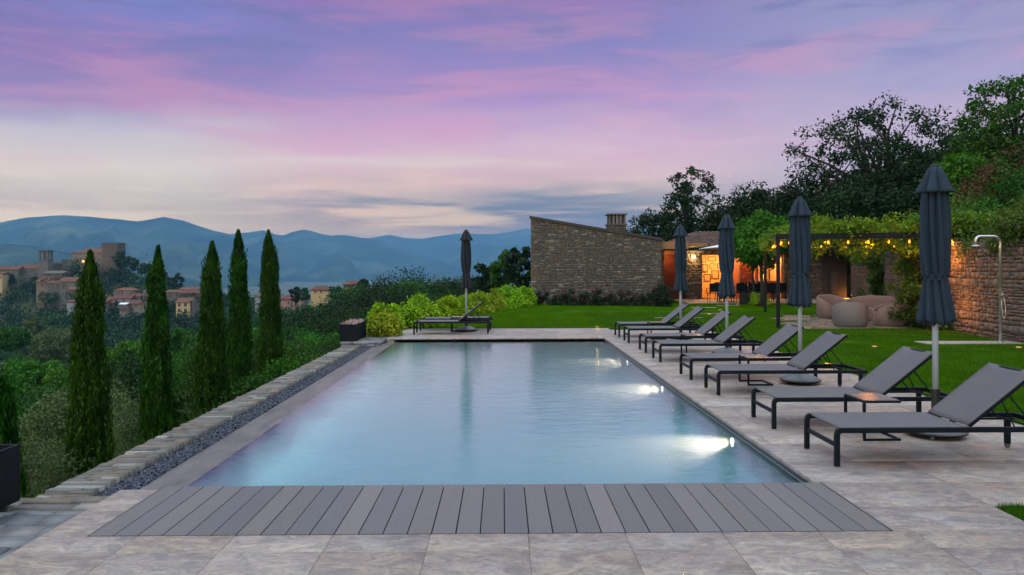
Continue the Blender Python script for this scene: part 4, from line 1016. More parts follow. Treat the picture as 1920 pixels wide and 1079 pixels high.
# olive bushes and near shrubs under the cypresses
for i, (px, pt_, Y, W, lm) in enumerate([(60, 786, 10.5, 2.2, 'olive'), (20, 800, 8.8, 1.6, 'olive'), (118, 800, 11.5, 1.9, 'olive'), (232, 730, 13.2, 1.9, 'olive'), (248, 742, 12.0, 1.3, 'olive'), (345, 748, 14.5, 1.3, 'olive'), (100, 815, 9.6, 1.3, 'olive'), (325, 700, 17, 1.5, 'mid'), (470, 690, 18.5, 1.6, 'mid'), (540, 668, 21, 1.7, 'bright'), (575, 655, 23, 1.8, 'bright'), (600, 650, 25, 1.8, 'mid'), (180, 745, 15.5, 1.6, 'olive'), (420, 715, 17, 1.2, 'olive')]):
    if lm == 'olive': Y *= 1.4; W *= 1.4
    P_ = at(px, pt_, Y); gz = terrain(P_.x, Y); H = max(.8, P_.z - gz); z0 = P_.z - H
    t = shrub(W, W, H, GREEN[lm], 5200, .075 if lm == 'olive' else .10, 600 + i, name='bush', K=34, asp=.3 if lm == 'olive' else .5)
    place(t, P_.x, Y, z0, label='rounded %s bush on the bank below the stone wall' % {'olive': 'silvery olive', 'mid': 'dull green', 'bright': 'fresh green'}[lm], cat='bush', group='%s bushes below the wall' % lm)

# backdrop trees on the right
D_ = GREEN
BT = [ # px, base, top, Y, wpx, mat, label, kwargs
    (1222, 560, 376, 62, 90, 'dark', 'dark tree behind the chimney of the stone gable', dict(K=34, per=110)),
    (1190, 560, 402, 66, 50, 'mid', 'small loose tree just left of the chimney', dict(K=18, per=80)),
    (1297, 560, 306, 58, 104, 'dark', 'tall open crowned tree with a pointed top standing alone above the tiled roof', dict(K=60, per=75, rc=.6, hollow=0, trunk=.2)),
    (1262, 560, 385, 60, 90, 'dark', 'dark tree filling behind the tiled roof', dict(K=34, per=90)),
    (1405, 560, 338, 54, 125, 'dark', 'broad rounded dark tree above the house roof', dict(K=44, per=110, shape='wide')),
    (1345, 560, 392, 52, 90, 'dark', 'low dark tree at the roof ridge', dict(K=34, per=100)),
    (1500, 560, 330, 50, 130, 'dark', 'dark tree left of the biggest crown', dict(K=40, per=100)),
    (1455, 560, 380, 48, 120, 'dark', 'dark tree behind the pergola post', dict(K=34, per=100)),
    (1655, 520, 186, 46, 290, 'dark', 'biggest dark tree with an open crown against the sky behind the pergola', dict(K=120, per=62, rc=.75, hollow=.10, limbs=46, trunk_r=.26, trunk=.25)),
    (1570, 520, 262, 47, 110, 'dark', 'dark open tree at the left flank of the biggest crown', dict(K=46, per=70, rc=.6, limbs=16)),
    (1760, 520, 215, 44, 120, 'dark', 'dark tree at the right flank of the biggest crown', dict(K=50, per=75, rc=.6, limbs=18)),
    (1600, 520, 345, 40, 170, 'dark', 'soft mid green rounded tree below the biggest crown', dict(K=60, per=100, rc=.7)),
    (1690, 520, 370, 40, 170, 'dark', 'dark tree under the biggest crown', dict(K=50, per=100, rc=.7)),
    (1905, 460, 122, 34, 210, 'mid', 'tall dark green tree with feathery branches at the right picture edge', dict(K=95, per=90, rc=.55, limbs=30, hollow=.12)),
    (1850, 460, 225, 33, 150, 'mid', 'mid green tree leaning over the bank near the right edge', dict(K=60, per=100, rc=.5)),
    (1800, 440, 290, 32, 110, 'bright', 'green tree standing behind the top of the nearest parasol', dict(K=50, per=110, rc=.45)),
    (1920, 420, 275, 27, 110, 'mid', 'fresh green shrubby tree cut by the right edge', dict(K=44, per=110, rc=.4)),
    (1385, 560, 352, 56, 100, 'dark', 'dense dark tree filling above the roof left of the broad rounded one', dict(K=60, per=120)),
    (1442, 560, 350, 53, 100, 'dark', 'dense dark tree between the broad rounded one and the pergola corner', dict(K=60, per=120)),
    (1480, 540, 345, 49, 130, 'dark', 'dense dark tree above the pergola corner', dict(K=60, per=110)),
    (1700, 500, 300, 42, 160, 'dark', 'dense dark tree filling the bank above the climber', dict(K=70, per=110)),
    (1830, 470, 300, 36, 150, 'dark', 'dense dark tree on the bank right of the nearest parasol', dict(K=70, per=110)),
    (1600, 540, 372, 43, 150, 'dark', 'dense low dark tree above the wisteria', dict(K=60, per=110)),
    (1540, 540, 400, 44, 130, 'dark', 'dark shrubby tree right behind the pergola roof', dict(K=40, per=90)),
    (1730, 480, 340, 38, 130, 'dark', 'dark tree behind the nearest parasol', dict(K=44, per=100)),
]
for i, (px, pb, pt_, Y, wp, lm, lb, kw) in enumerate(BT):
    wp *= 1.32 if Y > 42 else 1.15; pt_ -= 6; kw['K'] = int(kw['K'] * 1.4)
    kw = dict(leaf=.12 + Y * .0022, trunk=.12, limbs=10) | kw
    tree_px(px, pb, pt_, Y, wp, D_[lm], 700 + i, lb, group='trees on the bank behind the house', **kw)
for i, (px, pb, pt_, Y, wp, lm, lb) in enumerate([(62, 650, 596, 190, 44, 'olive', 'pale grey green tree standing out on the dark slope at the far left'), (112, 700, 610, 150, 120, 'olive', 'broad rounded grey green tree left of the nearest cypress'), (62, 770, 664, 50, 120, 'bright', 'fresh green leafy tree at the left edge above the olive bushes'), (118, 775, 684, 44, 80, 'bright', 'smaller fresh green tree beside the nearest cypress'), (236, 730, 634, 60, 110, 'bright', 'bright green tree seen between the first and second cypress'), (345, 705, 612, 72, 90, 'mid', 'mid green tree seen between the second and third cypress'), (20, 660, 612, 130, 70, 'mid', 'dull green tree at the left picture edge halfway up the valley'), (575, 700, 600, 60, 90, 'mid', 'mid green tree right of the last cypress')]):
    tree_px(px, pb, pt_, Y, wp, GREEN[lm], 1300 + i, lb, K=60, per=170, leaf=.10 + Y * .0022, trunk=.1, limbs=8, rc=wp * Y / FPX * .15)
# young leafy tree on the patio, trunks visible
t = tree_px(1428, 566, 392, 33.5, 130, GREEN['bright'], 760, 'young leafy tree growing beside the patio, its crown over the dining chairs', K=60, per=130, leaf=.17, trunk=.36, rc=.45, limbs=14, trunk_r=.075)
t = tree_px(1415, 566, 410, 35.5, 110, GREEN['bright'], 761, 'second young tree with a thin dark trunk in front of the glazed room', K=44, per=110, leaf=.17, trunk=.40, rc=.4, limbs=12, trunk_r=.06)

# bank plants over the retaining wall
r_ = random.Random(61)
for i in range(46):
    y = 13.5 + 24 * (i / 46) + r_.uniform(-.5, .5); off = r_.choice([.35, .9, 1.9, 3.0, 4.4]) + r_.uniform(-.2, .4); x = lerp_pts(WALLX, y) + off
    z = terrain(x, y); s = r_.uniform(1.4, 2.3); lm = r_.choices(['ivy', 'red', 'bright', 'mid'], [6, 2, 2, 1])[0]
    if off < .8: z = 2.15
    t = shrub(s * 1.3, s * 1.3, s * .75 if off < .8 else s, GREEN[lm], 2600, .11, 800 + i, name='bank_shrub', K=26)
    place(t, x, y, z - .15, label='%s shrub on the steep bank above the retaining wall' % {'ivy': 'leafy ivy green', 'red': 'brownish red', 'bright': 'fresh green', 'mid': 'dull green'}[lm], cat='shrub', group='%s bank shrubs' % lm)

# grass blades
def blades(xy, z, h, wd, m, name, lean=.35, r=rng):
    n_ = len(xy); a = r.uniform(0, 2 * np.pi, n_); hh = h * r.uniform(.55, 1.2, n_); L_ = lean * hh * r.uniform(.2, 1, n_)
    b0 = np.stack([xy[:, 0] - np.sin(a) * wd / 2, xy[:, 1] + np.cos(a) * wd / 2, z], 1); b1 = np.stack([xy[:, 0] + np.sin(a) * wd / 2, xy[:, 1] - np.cos(a) * wd / 2, z], 1)
    tp_ = np.stack([xy[:, 0] + np.cos(a) * L_, xy[:, 1] + np.sin(a) * L_, z + hh], 1)
    V = np.stack([b0, b1, tp_], 1).reshape(-1, 3); return np_mesh(name, V, np.arange(len(V)).reshape(-1, 3), m)
def scatter(n_, f, r=rng):
    out_ = []
    while sum(len(o) for o in out_) < n_:
        p = f(n_); out_.append(p)
    return np.concatenate(out_)[:n_]
def lawn_pts(n_):
    y = 5.5 + 24 * rng.random(n_) ** 1.7; x = rng.uniform(2.9, 16, n_)
    wx_ = np.interp(y, [a for a, _ in WALLX], [b_ for _, b_ in WALLX]); xl_ = np.where(y < 21.1, 5.435 + .02 * np.sin(y * 9), 2.95)
    ok = (x > xl_) & (x < wx_ - .02) & ~((x > 9.1) & (x < 11.3) & (y > 16.8) & (y < 17.5))
    k_ = ok
    for a, b_, c, d in fs_: k_ &= ~((x > a) & (x < b_) & (y > c) & (y < d))
    return np.stack([x[k_], y[k_]], 1)
P_ = scatter(190000, lawn_pts); g1 = blades(P_, np.full(len(P_), -.01), .052, .0075, GREEN['grass'], 'lawn_grass')
tag(g1, 'short green lawn grass between the loungers and the retaining wall', 'grass', kind='stuff')
P2 = scatter(5200, lambda n_: np.stack([rng.uniform(3.41, 3.9, n_), rng.uniform(4.5, 5.43, n_)], 1)); g2 = blades(P2, np.full(len(P2), -.01), .05, .005, GREEN['grass'], 'corner_grass')
tag(g2, 'small corner of bright grass cut by the lower right picture edge', 'grass', kind='stuff')
xx = rng.uniform(-2.6, 7, 26000); yy = 21.72 + 13 * rng.random(26000) ** 2; k_ = (xx > -2.6 + (yy - 21.7) * .26)
P3 = np.stack([xx[k_], yy[k_]], 1); g3 = blades(P3, np.full(len(P3), -.01), .045, .012, GREEN['grass'], 'far_lawn_grass')
tag(g3, 'smooth bright green grass of the far lawn in front of the stone gable', 'grass', kind='stuff')
# wild grass tufts outside the wall
n_ = 60000; yy = 5.3 + 16 * rng.random(n_) ** 1.3; dd = rng.random(n_) ** 1.2 * 3.0 + .02; xx = -3.62 - dd
cl = (np.sin(xx * 5 + yy * 3.1) + np.sin(yy * 2.3 - xx * 2)) * .25 + .6
zz = np.array([terrain(a, b_) for a, b_ in zip(xx, yy)])
P4 = np.stack([xx, yy], 1); g4 = blades(P4, zz - .03, .62 * cl.clip(.25, 1.1) if False else .26 * 2.0 * cl.clip(.5, 1.3), .009, GREEN['wild'], 'wild_grass', lean=.9)
tag(g4, 'long wild grass on the bank just outside the stone wall', 'grass', kind='stuff')
n_ = 1500; xx = rng.uniform(-4.2, -3.66, n_); yy = rng.uniform(5.6, 7.2, n_); g5 = blades(np.stack([xx, yy], 1), np.array([terrain(a, b_) for a, b_ in zip(xx, yy)]) + .0, .34, .010, GREEN['red'], 'dry_grass', lean=.7)
tag(g5, 'reddish brown dry grass beside the near planter box', 'grass', kind='stuff')

# far woods: village hill, valley
def farwood(name, n_, f, lab, leaf=1.2, per=46, rad=(2.2, 4.5), lm='farwood'):
    r = np.random.default_rng(abs(hash(name)) % 1000 if False else len(name)); C = []; Rr = []; tries = 0
    while len(C) < n_ and tries < n_ * 40:
        tries += 1; x, y = f(r)
        rd = r.uniform(*rad)
        zc = terrain(x, y) + rd * .75; px_ = x / y * FPX + 942; m_ = rd / y * FPX
        for a, b_, top_, yy_ in KEEP:
            if a < px_ < b_ and yy_ - 12 < y < yy_ - 3 and rd < 3.6: C.append((x, y, CH - (top_ - HY + r.uniform(-1, 5)) / FPX * y - rd * .9)); Rr.append(rd)
            if a - m_ * .7 < px_ < b_ + m_ * .7 and y < yy_ + 6: zc = min(zc, CH - (top_ - HY) / FPX * y - rd * .95)
        C.append((x, y, zc)); Rr.append(rd)
    C = np.array(C); Rr = np.array(Rr); V, Q = cloud(C, Rr, per, leaf, 1.0, .4, .75, .7, r=r)
    o = np_mesh(name, V, Q, GREEN[lm]); tag(o, lab, 'wood', kind='stuff'); return o
# ------------------------------------------------------------------ stone gable wing
def wallpart(name, a, b, z0, Hf, parent, m=None, holes=(), seed=1, rh=(.07, .14), sw=(.10, .42), core=True, thick=.4, proud=(0, .022), double=.35):
    P, L_ = flat_P(a, b, z0); V, Q = courses(P, L_, Hf, rh, sw, proud=proud, gap=.012, holes=holes, seed=seed, double=double)
    o = np_mesh(name, V, Q, m or MT['stone']); return loc(o, parent)
def corewall(a, b, z0, Hf, parent, thick=.35, holes=(), inset=.03):
    """solid wall behind the stones, with rectangular openings; front plane set back by inset"""
    P, L_ = flat_P(a, b, z0); mb = MB(); cuts = sorted(set([0, L_] + [v for h in holes for v in (h[0], h[1])]))
    for s0, s1 in zip(cuts, cuts[1:]):
        hs = [h for h in holes if h[0] <= s0 + 1e-6 and h[1] >= s1 - 1e-6]; zs_ = [(0, None)]
        if hs: h = hs[0]; zs_ = [(0, h[2])] if h[2] > .01 else []; zs_.append((h[3], None))
        for q0, q1 in zs_:
            t0 = q1 if q1 is not None else Hf(s0); t1 = q1 if q1 is not None else Hf(s1)
            vs = [P(s0, q0, -inset), P(s1, q0, -inset), P(s1, t1, -inset), P(s0, t0, -inset), P(s0, q0, -thick), P(s1, q0, -thick), P(s1, t1, -thick), P(s0, t0, -thick)]
            mb.raw(vs, [(0, 1, 2, 3), (5, 4, 7, 6), (3, 2, 6, 7), (1, 5, 6, 2), (4, 0, 3, 7), (0, 4, 5, 1)])
    return loc(mb.build('wall_core', MT['mortar']), parent)
g_ = empty('stone_wing', (4.3, 37, 0), 0, 'windowless house wing of mixed rubble stone with a roof line falling to the right', 'building')
A = (1.36, 37.4, 0); B = (7.25, 36.0, 0); L_ = math.hypot(B[0] - A[0], B[1] - A[1]); hl, hr = 4.05, 2.93
Hf = lambda s: hl + (hr - hl) * s / L_
wallpart('front_wall', A, B, -.05, Hf, g_, seed=41, rh=(.04, .10), sw=(.07, .32)); corewall(A, B, -.05, Hf, g_)
dv = Vector((B[0] - A[0], B[1] - A[1], 0)).normalized(); nv_ = Vector((-dv.y, dv.x, 0))
A2 = Vector(A) + nv_ * 6; B2 = Vector(B) + nv_ * 4.2
wallpart('side_wall', tuple(A2), A, -.05, lambda s: hl, g_, seed=42); corewall(tuple(A2), A, -.05, lambda s: hl, g_)
wallpart('side_wall', B, tuple(B2), -.05, lambda s: hr, g_, seed=43); corewall(B, tuple(B2), -.05, lambda s: hr, g_)
rf = MB(); o1 = -nv_ * .07
a0 = Vector(A) + o1 - dv * .06; b0 = Vector(B) + o1 + dv * .05; a1 = Vector(A2) - dv * .06; b1 = Vector(B) + nv_ * 6 + dv * .05
vs = []
for z_ in (-.04, .085):
    for p_, h in ((a0, hl), (b0, hr), (b1, hr), (a1, hl)): vs.append((p_.x, p_.y, h + z_))
rf.raw(vs, [(3, 2, 1, 0), (4, 5, 6, 7), (0, 1, 5, 4), (1, 2, 6, 5), (2, 3, 7, 6), (3, 0, 4, 7)])
loc(rf.build('roof', MT['roofedge']), g_)
for px, py in ((1005, 455), (1204, 459)):
    P_ = at(px, py, 37.2 if px < 1100 else 36.0); mb = MB().box(-.09, .09, -.10, .02, -.06, .07).box(-.03, .03, .02, .12, .02, .06).tube([(0, -.10, -.01), (0, -.13, -.01)], .05, 12)
    o = mb.build('wall_spotlight', MT['steel_dark'], g_, bevel=.006); o.location = Vector((P_.x, P_.y - .10, P_.z)) - g_.location
# chimney
c_ = at(1155, 433, 42); ch = empty('chimney', (c_.x, 42, 3.2), 0, 'square stone chimney with a slotted top standing behind the sloping stone wing', 'chimney')
zt = at(1155, 402, 42).z - 3.2; w_ = .47
mb = MB().box(-w_ + .04, w_ - .04, -w_ + .04, w_ - .04, -.6, zt * .55); mb.build('core', MT['mortar'], ch)
for a, b_, sd_ in (((-w_, -w_, 0), (w_, -w_, 0), 1), ((w_, -w_, 0), (w_, w_, 0), 2), ((-w_, w_, 0), (-w_, -w_, 0), 3)):
    P, L1 = flat_P(a, b_, -.3); np_mesh('stack_face', *courses(P, L1, lambda s: .3 + zt * .52, (.06, .12), (.12, .35), seed=60 + sd_), MT['stone'], ch)
MB().box(-w_ - .05, w_ + .05, -w_ - .05, w_ + .05, zt * .54, zt * .60).box(-w_ - .06, w_ + .06, -w_ - .06, w_ + .06, zt - .06, zt + .01).build('cap_slab', MT['stone2'], ch, bevel=.01)
mb = MB()
for i in range(5):
    x = -w_ + .05 + i * (2 * w_ - .16) / 4
    mb.box(x, x + .09, -w_ + .02, -w_ + .12, zt * .60, zt - .06).box(x, x + .09, w_ - .12, w_ - .02, zt * .60, zt - .06)
    if 0 < i < 4: mb.box(-w_ + .02, -w_ + .12, x, x + .09, zt * .6, zt - .06).box(w_ - .12, w_ - .02, x, x + .09, zt * .6, zt - .06)
mb.build('vent_pier', MT['stone2'], ch)

# ------------------------------------------------------------------ main house with glazed rooms
FY = 41.0
def X(px, Y=FY): return at(px, 503, Y).x
hs = empty('lit_house', (12, FY, 0), 0, 'stone house with glowing orange glazed rooms under a dark clay tile roof', 'house')
xA, xB, xC, xD = X(1285), X(1316), X(1472), X(1541)
hw = 2.75; go = 2.36
a, b_ = (xA, FY, 0), (xD, FY, 0); hole = (xB - xA, xC - xA, -.1, go)
wallpart('front_wall', a, b_, 0, lambda s: hw, hs, holes=[hole], seed=71, rh=(.06, .16), sw=(.15, .55)); corewall(a, b_, 0, lambda s: hw, hs, holes=[(hole[0], hole[1], 0, go)])
wallpart('front_wall', (xA, FY + 3.5, 0), (xA, FY, 0), 0, lambda s: hw, hs, seed=72); corewall((xA, FY + 3.5, 0), (xA, FY, 0), 0, lambda s: hw, hs)
# recessed rust coloured entrance between the wing and the pier
en = MB().box(7.0, xA - .02, FY + .9, FY + .98, 0, 2.35); loc(en.build('rust_panel', MT['corten']), hs)
en = MB().box(7.0, xA - .02, FY + .88, FY + .90, 2.36, 2.68).box(7.3, xA + .0, 36.6, FY + .88, 2.66, 2.80); loc(en.build('timber_soffit', MT['woodwarm']), hs)
en = MB().box(7.27, 8.6, 36.35, 36.6, 2.52, 2.86); loc(en.build('eave_beam', MT['woodwarm']), hs)
# roof: rows of half round clay tiles
ro = MB(); ex0, ex1, ey, ez, ry, rz_ = 7.9, X(1560) + .5, 39.9, 2.72, 45.2, 3.62
sl_ = math.hypot(ry - ey, rz_ - ez); dirv = Vector((0, ry - ey, rz_ - ez)).normalized(); nrm = Vector((0, -dirv.z, dirv.y))
tw = .235; nt_ = int((ex1 - ex0) / tw); tl = .40; nr_ = int(sl_ / tl) + 1; r_ = random.Random(8)
for i in range(nt_):
    x = ex0 + i * tw
    for j in range(nr_):
        if x < ex0 + (j * tl) / sl_ * 3.4: continue
        o_ = Vector((x + r_.uniform(-.008, .008), ey, ez)) + dirv * (j * tl + r_.uniform(-.012, .012)) + nrm * (.02 + r_.uniform(0, .01)); vs = []
        for e, rr, lift in ((0, .092, .03), (tl + .05, .078, .0)):
            for q in range(7):
                an = math.pi * q / 6; vs.append(o_ + dirv * e + Vector((-math.cos(an) * rr, 0, 0)) + nrm * (math.sin(an) * rr * .95 + lift))
        fs2 = [(q, q + 1, q + 8, q + 7) for q in range(6)] + [tuple(range(6, -1, -1))]
        ro.raw(vs, fs2)
loc(ro.build('roof', MT['rooftile']), hs)
rb = MB(); q0 = Vector((ex0, ey, ez)); q1 = Vector((ex1, ey, ez)); q2 = Vector((ex1, ry, rz_)); q3 = Vector((ex0 + 3.4, ry, rz_))
rb.raw([q0, q1, q2, q3] + [v_ - Vector((0, 0, .1)) for v_ in (q0, q1, q2, q3)], [(0, 1, 2, 3), (7, 6, 5, 4), (0, 4, 5, 1), (1, 5, 6, 2), (2, 6, 7, 3), (3, 7, 4, 0)])
loc(rb.build('roof_deck', MT['roofedge']), hs)
gt = MB().tube([(ex0, ey - .06, ez - .02), (ex1, ey - .06, ez - .02)], .07, 10).box(ex0, ex1, ey - .02, ey + .0, ez - .2, ez - .02); loc(gt.build('gutter', MT['black']), hs)
# rooms behind the glass
rm = MB(); ym, yb = FY + .36, FY + 3.6
rm.box(xB - .3, xC + .3, ym, yb + .1, -.02, .02); loc(rm.build('room_floor', MT['woodwarm']), hs)
loc(MB().box(xB - .3, xC + .3, ym, yb + .1, 2.45, 2.5).build('room_ceiling', MT['cream']), hs)
loc(MB().box(xB - .3, xC + .3, yb, yb + .1, .02, 2.45).box(xB - .3, xB - .2, ym, yb, .02, 2.45).box(xC + .2, xC + .3, ym, yb, .02, 2.45).build('room_wall', MT['cream']), hs)
brick = mat('red_brick_wall', (1, 1, 1), (.6, .6, .6), 12, .85, isl=[(.20, .05, .03), (.28, .08, .04), (.16, .04, .025), (.24, .06, .035)])
xm0, xm1 = X(1394), X(1418)
P, L1 = flat_P((xm0, FY + .5, 0), (xm1, FY + .5, 0), .02); loc(np_mesh('brick_partition', *courses(P, L1, lambda s: 2.42, (.06, .065), (.2, .25), (0, .004), seed=3), brick), hs)
loc(MB().box(xm0, xm1, FY + .53, yb, .02, 2.45).build('partition_core', brick), hs)
gf = MB()
for px, w_ in ((1317, .05), (1389, .07), (1419.5, .07), (1445, .05), (1469, .09)):
    x = X(px); gf.box(x - w_ / 2, x + w_ / 2, FY + .18, FY + .26, 0, go)
gf.box(xB, xC, FY + .18, FY + .26, go - .06, go).box(xB, xC, FY + .18, FY + .26, 0, .05)
loc(gf.build('window_frame', MT['woodwarm']), hs)
glm, k, out = new_mat('window_glass'); tr = k.add('ShaderNodeBsdfTransparent'); gl = k.add('ShaderNodeBsdfGlossy'); gl.inputs[1].default_value = .02; mx = k.add('ShaderNodeMixShader'); mx.inputs[0].default_value = .06
k.link(tr.outputs[0], mx.inputs[1]); k.link(gl.outputs[0], mx.inputs[2]); k.link(mx.outputs[0], out.inputs[0])
loc(MB().box(xB + .03, xC - .03, FY + .215, FY + .225, .05, go - .06).build('window_pane', glm), hs)
# picture frames on the left room wall
frm = mat('dark_picture_frame', (.05, .03, .018), (.08, .045, .025), 8, .5); art = mat('faded_print', (.40, .30, .18), (.30, .24, .15), 4, .8); artg = mat('dark_plate', (.08, .11, .09), (.18, .20, .15), 9, .5)
FR = [(1317, 1324, 481, 493), (1326.5, 1343, 481, 490.5), (1344, 1353, 494, 504), (1317, 1327, 495, 511), (1334, 1348, 507, 523.5), (1319, 1333, 514, 528.5), (1374, 1384, 484, 497), (1372, 1386, 501, 516)]
pl = ['small dark framed print at the top left of the lit room wall', 'wide dark framed print high on the lit room wall', 'small dark framed print right of the round plate', 'tall dark framed print left of the round plate', 'dark framed print with pale mount below the round plate', 'lowest dark framed print on the lit room wall', 'framed print behind the parasol on the lit room wall', 'framed print low behind the parasol on the lit room wall']
Yf = yb - .02
for (a, b1_, c, d), lb in zip(FR, pl):
    p0 = at(a, d, Yf); p1 = at(b1_, c, Yf); t = empty('picture_frame', ((p0.x + p1.x) / 2, Yf, (p0.z + p1.z) / 2), 0, lb, 'picture', 'pictures on the lit room wall')
    w2, h2 = (p1.x - p0.x) / 2, (p1.z - p0.z) / 2; e = .055
    MB().box(-w2, w2, -.03, .015, -h2, -h2 + e).box(-w2, w2, -.03, .015, h2 - e, h2).box(-w2, -w2 + e, -.03, .015, -h2 + e, h2 - e).box(w2 - e, w2, -.03, .015, -h2 + e, h2 - e).build('frame', frm, t)
    MB().box(-w2 + e, w2 - e, .0, .012, -h2 + e, h2 - e).build('print', art, t)
p_ = at(1335.5, 498.5, Yf); t = empty('round_plate', (p_.x, Yf, p_.z), 0, 'round dark green plate hung among the framed prints', 'wall plate')
o = MB().lathe([(.001, .0), (.10, .0), (.17, .02), (.20, .045), (.19, .05)], 28).build('plate', artg, t); o.rotation_euler = (R(90), 0, 0)
# kitchen shelf with backlit panels
kx0, kx1 = X(1428, yb), X(1462, yb)
sh_ = empty('wall_shelf', (kx0, yb - .2, 0), 0, 'open kitchen shelf with brightly lit patterned panels in the right room', 'shelf')
W_ = kx1 - kx0
mb = MB()
for z in (.95, 1.36, 1.80, 2.2): mb.box(-.05, W_ + .1, -.12, .18, z, z + .035)
mb.box(-.08, -.05, -.12, .18, .0, 2.3).box(W_ + .1, W_ + .13, -.12, .18, 0, 2.3); mb.build('board', MT['corten'], sh_)
pm_, k, out = new_mat('lit_patterned_panel'); oc = k.add('ShaderNodeTexCoord').outputs['Object']; vo = k.add('ShaderNodeTexVoronoi'); k.link(oc, vo.inputs[0]); vo.inputs['Scale'].default_value = 5.5; vo.inputs['Randomness'].default_value = .25
cc = k.ramp(vo.outputs['Distance'], [(.12, (.10, .12, .03)), (.28, (.95, .55, .12))]); e = k.add('ShaderNodeEmission'); k.link(cc, e.inputs[0]); e.inputs[1].default_value = 1.7; k.link(e.outputs[0], out.inputs[0])
MB().box(W_ * .30, W_ * .66, .10, .14, 1.40, 1.79).box(W_ * .05, W_ * .66, .10, .14, .60, 1.35).build('lit_panel', pm_, sh_)
r_ = random.Random(3)
for i in range(9):
    z = r_.choice((.985, 1.395, 1.835)); x = W_ * r_.choice((.74, .80, .87, .93, .12, .2)); b = MB().lathe([(.001, 0), (.035, 0), (.04, .06), (.035, .14), (.015, .18), (.015, .22), (.001, .22)], 12).build('bottle', r_.choice((MT['whiteplast'], MT['corten'], MT['steel_dark'])))
    b.location = (kx0 + x, yb - .22, z); tag(b, 'small bottle standing on the lit kitchen shelf', 'bottle', 'bottles on the kitchen shelf')
ct = empty('kitchen_counter', (X(1440, FY + 2), FY + 2.0, 0), 0, 'dark reddish kitchen counter inside the right room', 'counter')
MB().box(-1.1, 1.1, -.3, .3, .0, .88).build('cabinet', MT['corten'], ct, bevel=.01); MB().box(-1.15, 1.15, -.34, .34, .885, .925).build('worktop', MT['woodwarm'], ct)
def plamp(x, y, z, e, c=(1, .50, .18), r=.08, nm='room_light', spot=None, d=None):
    l = bpy.data.lights.new(nm, 'SPOT' if spot else 'POINT'); l.energy = e; l.color = c; l.shadow_soft_size = r
    if spot: l.spot_size = spot; l.spot_blend = .7
    o = bpy.data.objects.new(nm, l); COL.objects.link(o); o.location = (x, y, z)
    if d: o.rotation_euler = Vector(d).to_track_quat('-Z', 'Y').to_euler()
    return o
plamp(X(1350), FY + 2.0, 2.1, 300, (1, .42, .10)); plamp(X(1378), FY + 2.6, 1.9, 140, (1, .40, .09)); plamp(X(1446), FY + 1.7, 2.1, 320, (1, .42, .10)); plamp(X(1400), FY + .1, 2.1, 90, (1, .30, .06))
plamp(X(1255), FY + .3, 2.2, 20, (1, .45, .14))
pd = empty('pendant_lamp', (X(1437, FY + 1.6), FY + 1.6, 1.9), 0, 'thin glowing bar pendant over the kitchen counter', 'pendant lamp')
MB().box(-.33, .33, -.03, .03, -.02, .02).build('light_bar', emit_mat('bar_light', (1, .75, .4), 9), pd); MB().tube([(0, 0, .02), (0, 0, .5)], .008, 6).build('cord', MT['black'], pd)
# up and down wall lamp on the pier
P_ = at(1300, 481, FY - .06); wl = empty('wall_lamp', (P_.x, FY - .03, P_.z), 0, 'up and down wall lamp glowing on the stone pier left of the lit room', 'wall lamp')
MB().box(-.11, .11, -.10, -.0, -.035, .035).build('housing', MT['steel_dark'], wl, bevel=.005); MB().box(-.09, .09, -.09, -.02, .036, .045).box(-.09, .09, -.09, -.02, -.045, -.036).build('light_glass', emit_mat('wall_lamp_glow', (1, .72, .35), 35), wl)
plamp(P_.x, FY - .30, P_.z + .14, 26, (1, .58, .22), .03, 'wall_glow'); plamp(P_.x, FY - .30, P_.z - .16, 26, (1, .58, .22), .03, 'wall_glow')
# patio slab before the house
struct(MB().box(8.6, xD + 1.5, 36.4, FY - .02, -.05, .02).box(14.6, 17.0, 36.4, FY - .02, -.05, .019).build('patio', mat('patio_stone', (.24, .20, .19), (.30, .25, .235), 4, .7, bump=.003, bs=20)))
# dining furniture silhouettes on the patio
def chair(dark=True):
    t = empty('dining_chair'); F = MT['black']; lg = []
    for sx_ in (-.24, .24):
        for sy_ in (-.23, .23): MB().bar((sx_, sy_, 0), (sx_ * .92, sy_ * .92, .44), .028, .028).build('leg', F, t)
    MB().box(-.26, .26, -.26, .26, .43, .48).build('seat', MT['anth'], t, bevel=.015)
    MB().box(-.26, .26, .225, .265, .50, .90).bar((-.24, .245, .42), (-.24, .245, .6), .028, .028).bar((.24, .245, .42), (.24, .245, .6), .028, .028).build('backrest', MT['anth'], t, bevel=.01)
    ar = MB()
    for sx_ in (-.27, .27): ar.bar((sx_, -.22, .65), (sx_, .25, .67), .03, .025).bar((sx_, -.22, .44), (sx_, -.22, .65), .025, .025)
    ar.build('armrest', F, t); return t
c0 = chair(); 
CH_ = [(1338, 36.9, 180, 'dark slim armchair at the left end of the patio table'), (1362, 37.0, 165, 'dark dining chair partly behind the third parasol skirt'), (1388, 37.1, 180, 'dark dining chair right of the third parasol'), (1412, 37.2, 190, 'dark dining chair in front of the brick partition'), (1446, 37.2, 175, 'dark dining chair right of the young tree trunk'), (1460, 37.4, 200, 'dark dining chair at the right end of the patio table'), (1352, 39.1, 0, 'dark dining chair on the house side behind the third parasol'), (1400, 39.2, 0, 'dark dining chair on the house side near the brick partition')]
for i, (px, Y, a, lb) in enumerate(CH_):
    o = c0 if i == 0 else copy_tree(c0); o.location = (X(px, Y), Y, .02); o.rotation_euler = (0, 0, R(a)); tag(o, lb, 'chair', 'dining chairs on the patio')
